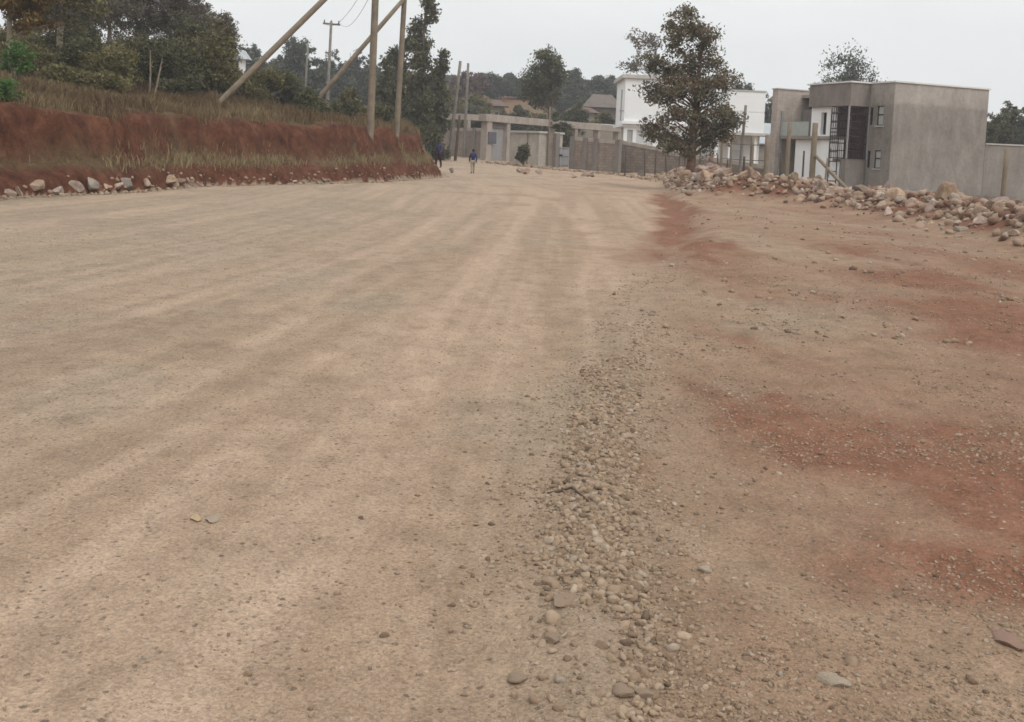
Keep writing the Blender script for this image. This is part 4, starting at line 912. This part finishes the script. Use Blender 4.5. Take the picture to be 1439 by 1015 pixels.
# gate frame with long beam
ga = gp(679, 85); gb = gp(870, 104); zg = P(679, 160, 85).z
d = gb - ga; Ln = math.hypot(d.x, d.y)
gt = empty('gate_frame', (ga.x, ga.y, ga.z), math.atan2(d.y, d.x), 'concrete gate frame of posts carrying one long beam', 'gate frame')
h = zg - ga.z
mb = MB(); mb.box(-.2, Ln, -.3, .5, h - .62, h); mb.build('beam', M['beam'], gt)
def gx(px):  # local x along the beam seen at bearing px
    lo, hi = 0.0, 1.0
    for _ in range(40):
        t = (lo + hi) / 2; p = ga.lerp(gb, t); v = Vector((p.x, p.y, p.z + 1)) - Vector((0, 0, EYE)); q = CXP + F * v.dot(Xc) / v.dot(-Zc)
        if q < px: lo = t
        else: hi = t
    return lo * Ln
for (px, w) in ((684, .72), (711, .45), (806, .5), (838, .35), (866, .4)):
    x = gx(px); mb = MB(); mb.box(x - w / 2, x + w / 2, -.22, .42, -.6, h - .622); mb.build('post', M['beam'], gt)
mb = MB(); mb.box(gx(690) + .02, gx(707), .1, .16, -.1, 3.2); dr = mb.build('gate_leaf', M['gategrey'], gt)
mb = MB(); mb.box(gx(690), gx(707), .0, .4, h - 1.15, h - .63); mb.build('lintel', M['roofbrown'], gt)
mb = MB(); mb.box(gx(682), gx(693), -.30, -.24, 1.45, 2.45); mb.build('plate', M['sign'], gt)
for k in range(6):
    x = gx(716) + k * .55; mb = MB(); mb.tube([(x, .1, h), (x + .05 * random.random(), .1, h + .5 + .35 * random.random())], [.02, .02], 5); mb.build('rebar', M['stake'], gt)
# pale gatehouse
pa = gp(716, 81); pb = gp(757, 78.5); d = pb - pa; Ln = math.hypot(d.x, d.y)
hs = empty('gatehouse', pa, math.atan2(d.y, d.x), 'pale stone-faced gatehouse box with thin roof slab under the long beam', 'gatehouse')
zt = P(735, 184, 80).z - pa.z
mb = MB(); mb.box(0, Ln * .59, 0, 2.6, -.6, zt - .15); mb.box(Ln * .64, Ln, 0, 2.6, -.6, zt - .15); mb.box(Ln * .59, Ln * .64, .12, 2.5, -.6, zt - .16); mb.build('wall', M['panel'], hs)
mb = MB(); mb.box(-.15, Ln + .12, -.15, 2.7, zt - .15, zt); mb.build('roof', M['coping'], hs)
mb = MB(); mb.box(Ln + .01, Ln + .9, 1.0, 1.4, -.6, zt - .1); mb.build('side_wall', M['renderdark'], hs)  # darker cement puts the shading of the receding side into the colour
# metal gate
pa = gp(777, 79.5); pb = gp(800, 79); Ln = (pb - pa).length
mg = empty('metal_gate', pa, math.atan2(pb.y - pa.y, pb.x - pa.x), 'pale grey sheet metal double gate between gatehouse and block wall', 'gate')
zt = P(788, 206, 79).z - pa.z
for k in range(2):
    lf = MB(); x0 = k * Ln / 2 + .03; x1 = (k + 1) * Ln / 2 - .03; lf.box(x0, x1, 0, .04, .05, zt - (.05 if k else 0)); l_ = lf.build('gate_leaf', M['metalgate'], mg)
    br = MB(); br.box(x0, x1, -.03, -.001, .1, .2).box(x0, x1, -.03, -.001, zt * .5, zt * .5 + .08).box(x0, x1, -.03, -.001, zt - .2, zt - .1); br.build('rail', M['gategrey'], l_)
mb = MB(); mb.box(Ln / 2 - .2, Ln / 2 + .15, -.06, -.032, zt * .55, zt * .62); mb.build('latch', M['frame'], mg)
# right flank pillar of metal gate
p = gp(774.5, 79); mb = MB(); mb.box(-.2, .2, -.2, .2, -.4, 2.9).box(-.26, .26, -.26, .26, 2.9, 3.0); tag(mb.build('gate_pillar', M['blockwarm'], None, False, p), 'squat block pillar at the left side of the pale metal gate', 'pillar')
# left canopy
ca = gp(612, 99); cb = gp(659, 96); zt = P(612, 160, 99).z
cn = empty('canopy', ca, math.atan2((cb - ca).y, (cb - ca).x), 'concrete canopy slab on posts over the left block wall', 'canopy'); Ln = (cb - ca).length; h = zt - ca.z
mb = MB(); mb.box(0, Ln, -.6, 3, h - .55, h); mb.build('slab', M['beam'], cn)
for t in (.06, .55, .95): mb = MB(); mb.box(t * Ln - .2, t * Ln + .2, -.3, .1, -.5, h - .553); mb.build('post', M['beam'], cn)
mb = MB(); mb.box(.5 * Ln, Ln * .97, .5, .7, -.5, h - 1.9); mb.build('back_wall', M['cream'], cn)
# bush before the gatehouse, small shrub heap
b = base(735, 234, 60, 100); tree('shrub', 'dark narrow shrub growing in front of the pale gatehouse', 'shrub', b, 1.75, .04, [(0, 0, 1.0, .42, .42, .8, 34), (-.45, 0, .75, .3, .3, .25, 8)], .10, 34, .22, 'leaf_dark', 'bark', None, stems=3, part=('stem', 'foliage'), limbs=14, tone=.35)
for (px, py, s, lab_) in [(730, 240, .3, 'low stone in front of the dark shrub by the gatehouse'), (739, 242, .34, 'second low stone in front of the dark shrub by the gatehouse'), (757, 242, .28, 'stone at the foot of the thin pale pole'), (822, 245, .38, 'stone lying before the middle of the warm grey block wall'), (832, 246, .30, 'smaller stone right of the one before the warm grey wall'), (806, 247, .25, 'brown stone below the right side of the metal gate'),
                          (903, 246, .45, 'grey rubble lump at the left end of the dark block wall')]:
    p = base(px, py + 3, 50, 100); rock('wall_rock', (p.x, p.y, p.z + s * .3), s, lab_, 'stones along the far walls', 'rock_grey' if px in (903,) else None)
def verge_rubble():
    n = 900; pts = [tuple(gp(690, 79).xy), tuple(gp(803, 72).xy), tuple(gp(870, 70).xy), tuple(gp(940, 62).xy), (9.8, 52)]
    xy = np.array([along(pts, t) for t in RNG.random(n)]); xy[:, 0] += RNG.normal(size=n) * .6; xy[:, 1] += RNG.normal(size=n) * .9
    scatter_stones('rubble', 'broken stones and earth clods along the foot of the far walls', on_ground(xy), .04 + .16 * RNG.random(n) ** 2.2, M['gravel'], np.clip(RNG.normal(.45, .25, n), 0, 1), ICO2, 14, .15)
verge_rubble()

# ------------------------------------------------------------------ far houses
def far_house(px0, px1, top, eave, Y, label, roof, wallm, hip=True):
    a = P(px0, eave, Y); b = P(px1, eave, Y); zr_ = P((px0 + px1) / 2, top, Y).z; z0 = tz((a.x + b.x) / 2, Y) - 1; w = b.x - a.x
    r = empty('far_house', (a.x, Y, z0), 0, label, 'house', 'houses on the far hill'); e = a.z - z0; t = zr_ - z0; dpt = w * .7
    mb = MB(); mb.box(.3, w - .3, .3, dpt - .3, 0, e); mb.build('wall', M[wallm], r)
    i = w * .22 if hip else 0
    mb = MB(); mb.add([(-.3, -.3, e), (w + .3, -.3, e), (w + .3, dpt + .3, e), (-.3, dpt + .3, e), (i, dpt / 2, t), (w - i, dpt / 2, t)], [(0, 1, 5, 4), (2, 3, 4, 5), (1, 2, 5), (3, 0, 4), (3, 2, 1, 0)]); mb.build('roof', M[roof], r)
    for k in range(2): mb = MB(); x = w * (.28 + .36 * k); mb.box(x, x + w * .1, .24, .297, e * .45, e * .8); mb.build('window', M['dark'], r)
far_house(668, 712, 139, 148, 128, 'house with pinkish clay roof on the hill, above the left block wall', 'roofred', 'cream')
far_house(795, 840, 150, 157, 125, 'low house with orange-brown roof behind the long beam, left of the white house', 'roofred', 'cream')
far_house(822, 872, 132, 150, 140, 'brown barn-like house on the hill touching the white house', 'roofbrown', 'roofbrown')
far_house(331, 347, 71, 83, 118, 'small pale house on the skyline beside the thicket edge', 'roofgrey', 'white')
far_house(1085, 1110, 132, 142, 118, 'small house with pinkish roof just left of the grey house', 'roofred', 'cream')
# pale wall inside the compound, seen under the beam
a = gp(808, 108); b = gp(872, 108); wall(a, b, P(812, 172, 108).z, P(870, 176, 108).z, 'pale white-topped wall inside the compound, seen under the long beam', 'cream', capmat='white', cap=.7, g=GW)

# ------------------------------------------------------------------ fence posts and stakes
G_F = 'wooden fence posts by the grey house'
def post(px, top, Y, r, label, mat='pole', lean=0, group=G_F, cat='post', name='fence_post'):
    b = on(px, Y, 250); t = P(px + lean, top, Y); return pole(name, b, t, r, r * .88, label, mat, cat, group, n=9)
post(1141, 173, 39.6, .125, 'thickest wooden fence post, just left of the leaning strut', lean=5)
post(1105, 172, 40.5, .095, 'tall round fence post left of the thickest one', lean=5)
post(1411, 209, 25.5, .065, 'wooden fence post at right before the boundary wall', lean=4)
post(1076, 190, 45, .12, 'fence post at the left of the tall round one, top at wall height', lean=3)
post(1055, 191, 47, .10, 'short fence post right of the tallest thin pole', lean=3)
post(1097, 215, 42, .035, 'thin dark stake between two fence posts left of the tall round post', 'stake')
post(1159, 222, 38.6, .04, 'thin short stake under the leaning strut', 'pole', lean=4)
post(1128, 212, 43, .045, 'dark short stake just left of the thickest post', 'stake', lean=2)
post(1038, 148, 52, .08, 'tallest thin grey pole right of the big tree', 'pole_grey', lean=10)
post(1026, 196, 54, .075, 'fence post left of the tallest thin grey pole', lean=2)
post(1013, 194, 56, .075, 'fence post nearest the big tree on its right', lean=2)
post(1045, 220, 48, .06, 'dark short stake left of the short fence post', 'stake', lean=1)
post(994, 218, 58, .11, 'stub post with bushy top leaning beside the big tree trunk', 'bark_red', lean=7)
a = P(1192, 268, 38.0); b = P(1146, 219, 39.5); pole('strut', a, b, .075, .065, 'leaning wooden strut propped against the thickest fence post', 'pole', 'strut', G_F, n=9)
xs = [878, 906, 920, 936, 953, 962, 976, 985, 1000, 1010, 1020]
for i, px in enumerate(xs):
    post(px, 207 + random.randint(-4, 8) + (px - 878) * .06, 68 - (px - 878) * .03, .035 + .02 * random.random(), 'thin dark wooden stake in the row before the dark block wall near the big tree', 'stake', random.randint(-2, 3), 'thin stakes before the dark block wall', 'stake', 'wooden_stake')
def rail(pts, label):
    mb = MB(); mb.tube(pts, [.02] * len(pts), 5); tag(mb.build('fence_wire', M['wire']), label, 'wire', 'fence wires')
rail([P(1013, 200, 56), P(1026, 202, 54), P(1057, 204, 47), P(1078, 204, 45)], 'upper fence wire strung between the posts right of the big tree')
rail([P(1013, 222, 56), P(1026, 224, 54), P(1057, 226, 47), P(1078, 226, 45)], 'lower fence wire strung between the posts right of the big tree')

# ------------------------------------------------------------------ people
def skin(name, verts, edges, radii, mat, parent, sub=2):
    me = bpy.data.meshes.new(name); me.from_pydata([tuple(v) for v in verts], edges, []); o = bpy.data.objects.new(name, me); COL.objects.link(o)
    o.modifiers.new('skin', 'SKIN'); sv = me.skin_vertices[0].data
    for i, r in enumerate(radii): sv[i].radius = (r, r) if not isinstance(r, tuple) else r
    sv[0].use_root = True
    s = o.modifiers.new('sub', 'SUBSURF'); s.levels = sub; s.render_levels = sub
    dg = bpy.context.evaluated_depsgraph_get(); nm = bpy.data.meshes.new_from_object(o.evaluated_get(dg)); nm.materials.clear(); nm.materials.append(mat)
    nm.polygons.foreach_set('use_smooth', [True] * len(nm.polygons))
    bpy.data.objects.remove(o); o = bpy.data.objects.new(name, nm); COL.objects.link(o); o.parent = parent; return o
SK = simple('dark_skin', (.075, .042, .028), .15, 5, .6); HAIR = simple('black_hair', (.012, .011, .010), .2, 9)
def person(loc, rz, H, label, top_c, leg_c, stride=.18, shoe=(.03, .025, .022), arm=.1):
    root = empty('person', loc, rz, label, 'person', 'people on the road'); k = H / 1.74; root.scale = (k, k, k)
    J = {'pelvis': (0, 0, .95), 'belly': (0, 0, 1.1), 'chest': (0, .01, 1.30), 'nb': (0, 0, 1.45), 'neck': (0, .005, 1.52), 'head': (0, .02, 1.62), 'crown': (0, .005, 1.685), 'nose': (0, .115, 1.60)}
    r = {'pelvis': .125, 'belly': .115, 'chest': .135, 'nb': .065, 'neck': .05, 'head': .082, 'crown': .066, 'nose': .014}
    E = [('pelvis', 'belly'), ('belly', 'chest'), ('chest', 'nb'), ('nb', 'neck'), ('neck', 'head'), ('head', 'crown'), ('head', 'nose')]
    for s, n in ((-1, 'l'), (1, 'r')):
        st = stride * s; J.update({n + 'sh': (s * .175, 0, 1.40), n + 'el': (s * .235, -st * .4 - .02, 1.12), n + 'wr': (s * .24, -st * .9 + arm * .6, .89), n + 'pa': (s * .238, -st * .95 + arm * .75, .82),
                  n + 'hi': (s * .09, 0, .88), n + 'kn': (s * .095, st * .55 + .04, .50), n + 'an': (s * .095, st, .085), n + 'to': (s * .105, st + .15, .035), n + 'ear': (s * .088, .01, 1.61)})
        r.update({n + 'sh': .062, n + 'el': .043, n + 'wr': .03, n + 'pa': .034, n + 'hi': .095, n + 'kn': .06, n + 'an': .042, n + 'to': .036, n + 'ear': .02})
        E += [('chest', n + 'sh'), (n + 'sh', n + 'el'), (n + 'el', n + 'wr'), (n + 'wr', n + 'pa'), ('pelvis', n + 'hi'), (n + 'hi', n + 'kn'), (n + 'kn', n + 'an'), (n + 'an', n + 'to'), ('head', n + 'ear')]
        px_, py_, pz_ = J[n + 'pa']
        for q in range(4):
            J[n + 'f%d' % q] = (px_ - s * .004, py_ - .027 + .018 * q, pz_ - .05); J[n + 'g%d' % q] = (px_ - s * .016, py_ - .025 + .018 * q, pz_ - .085 - .008 * (q in (1, 2)))
            r[n + 'f%d' % q] = .009; r[n + 'g%d' % q] = .0075; E += [(n + 'pa', n + 'f%d' % q), (n + 'f%d' % q, n + 'g%d' % q)]
        J[n + 't'] = (px_ - s * .012, py_ + .045, pz_ - .03); r[n + 't'] = .010; E.append((n + 'pa', n + 't'))
    def part(name, ks, ed, grow, mat):
        ix = {a: i for i, a in enumerate(ks)}; return skin(name, [J[a] for a in ks], [(ix[a], ix[b]) for a, b in ed], [r[a] + grow.get(a, grow['*']) for a in ks], mat, root)
    part('body', list(J), E, {'*': 0}, SK)
    T = simple('cloth_top', top_c, .25, 12); B = simple('cloth_trousers', leg_c, .25, 12); SH = simple('shoe_leather', shoe, .2, 12)
    ks = ['chest', 'belly', 'pelvis', 'nb'] + [n + q for n in 'lr' for q in ('sh', 'el', 'wr')]
    part('jacket', ks, [('pelvis', 'belly'), ('belly', 'chest'), ('chest', 'nb')] + [e for n in 'lr' for e in (('chest', n + 'sh'), (n + 'sh', n + 'el'), (n + 'el', n + 'wr'))], {'*': .02, 'chest': .028, 'belly': .03, 'pelvis': .022, 'nb': .01}, T)
    ks = ['pelvis'] + [n + q for n in 'lr' for q in ('hi', 'kn', 'an')]
    part('trousers', ks, [e for n in 'lr' for e in (('pelvis', n + 'hi'), (n + 'hi', n + 'kn'), (n + 'kn', n + 'an'))], {'*': .02, 'pelvis': .012}, B)
    for n in 'lr': part('shoe', [n + 'an', n + 'to'], [(n + 'an', n + 'to')], {'*': .010}, SH)
    v, f = ICO3; v = v * np.array([.088, .098, .075]) + np.array([0, -.008, 1.675]); v[:, 2] = np.maximum(v[:, 2], 1.60 + .5 * np.clip(v[:, 1] + .01, 0, 1))
    npmesh('hair', v, f, HAIR, root, True)
    return root
p = base(616, 236, 45, 90); person(p, R(150), 40 / F * p.y * .98, 'person walking in a purple-blue jacket and dark maroon trousers by the bank end', (.06, .055, .105), (.045, .022, .032), .16)
p = base(664, 244, 45, 90); person(p, R(10), 34 / F * p.y, 'person walking mid-road in a dark blue top and pale khaki trousers', (.028, .035, .10), (.36, .30, .24), .12)
p = on(604, 66); person(p, R(120), 1.62, 'person in a dark green top half hidden behind the end of the red bank', (.03, .055, .035), (.04, .04, .045), .1)
p = base(633, 243, 45, 90); rock('marker_stone', (p.x, p.y, p.z + .15), .26, 'small dark upright stone standing on the road beside the walkers', None, 'rock_grey', (0, .1, .3), (.6, .55, 1.1))

# ------------------------------------------------------------------ air
mb = MB(); mb.box(-1700, 1700, -330, 760, -3, 70); hm = bpy.data.materials.new('haze_air'); hm.use_nodes = True; ht = hm.node_tree
ht.nodes.remove(ht.nodes['Principled BSDF']); pv = ht.nodes.new('ShaderNodeVolumePrincipled'); pv.inputs['Density'].default_value = .0009; pv.inputs['Color'].default_value = (.93, .94, .95, 1)
ht.links.new(pv.outputs[0], ht.nodes['Material Output'].inputs['Volume']); tag(mb.build('haze', hm), kind='stuff')

# ------------------------------------------------------------------ sky, sun, render settings
w = bpy.data.worlds.new('World'); scene.world = w; w.use_nodes = True; nt = w.node_tree
bg = nt.nodes['Background']; sky = N(nt, 'ShaderNodeTexSky', sky_type='NISHITA'); sky.sun_disc = False
SUN_EL, SUN_AZ = R(52), R(140)
sky.sun_elevation = SUN_EL; sky.sun_rotation = SUN_AZ; sky.air_density = 1.5; sky.dust_density = 6; sky.ozone_density = 1
hs_ = N(nt, 'ShaderNodeHueSaturation'); hs_.inputs['Saturation'].default_value = .12; hs_.inputs['Value'].default_value = .35; L(nt, sky.outputs[0], hs_.inputs['Color'])
co = N(nt, 'ShaderNodeTexCoord').outputs['Generated']; sp = N(nt, 'ShaderNodeSeparateXYZ'); L(nt, co, sp.inputs[0])
mp = N(nt, 'ShaderNodeMapping'); mp.inputs['Scale'].default_value = (1, 1, 3.2); L(nt, co, mp.inputs[0])
cl = noise(nt, mp.outputs[0], 2.3, 6, .55)
base_c = ramp(nt, sp.outputs[2], [(.0, (8.0, 8.08, 8.05)), (.12, (8.0, 8.1, 8.08)), (.4, (9.0, 9.2, 9.4)), (1.0, (12.5, 12.7, 12.9))])
cloud = mix(nt, 1.0, base_c, ramp(nt, cl, [(.3, (.89, .905, .92)), (.65, (1.05, 1.05, 1.05))]), 'MULTIPLY')
L(nt, mix(nt, .88, hs_.outputs[0], cloud), bg.inputs['Color']); bg.inputs['Strength'].default_value = .1
sd = bpy.data.lights.new('sun', 'SUN'); so = bpy.data.objects.new('sun', sd); COL.objects.link(so); sd.energy = 1.2; sd.angle = R(35); sd.color = (1, .97, .93)
dirv = Vector((math.sin(SUN_AZ) * math.cos(SUN_EL), math.cos(SUN_AZ) * math.cos(SUN_EL), math.sin(SUN_EL))); so.rotation_euler = dirv.to_track_quat('Z', 'Y').to_euler(); so.location = (0, 0, 60)
scene.view_settings.view_transform = 'Standard'; scene.view_settings.look = 'None'; scene.view_settings.exposure = .42; scene.view_settings.gamma = 1
scene.render.engine = 'CYCLES'; scene.cycles.use_denoising = True; scene.cycles.max_bounces = 6; scene.cycles.filter_width = 1.6
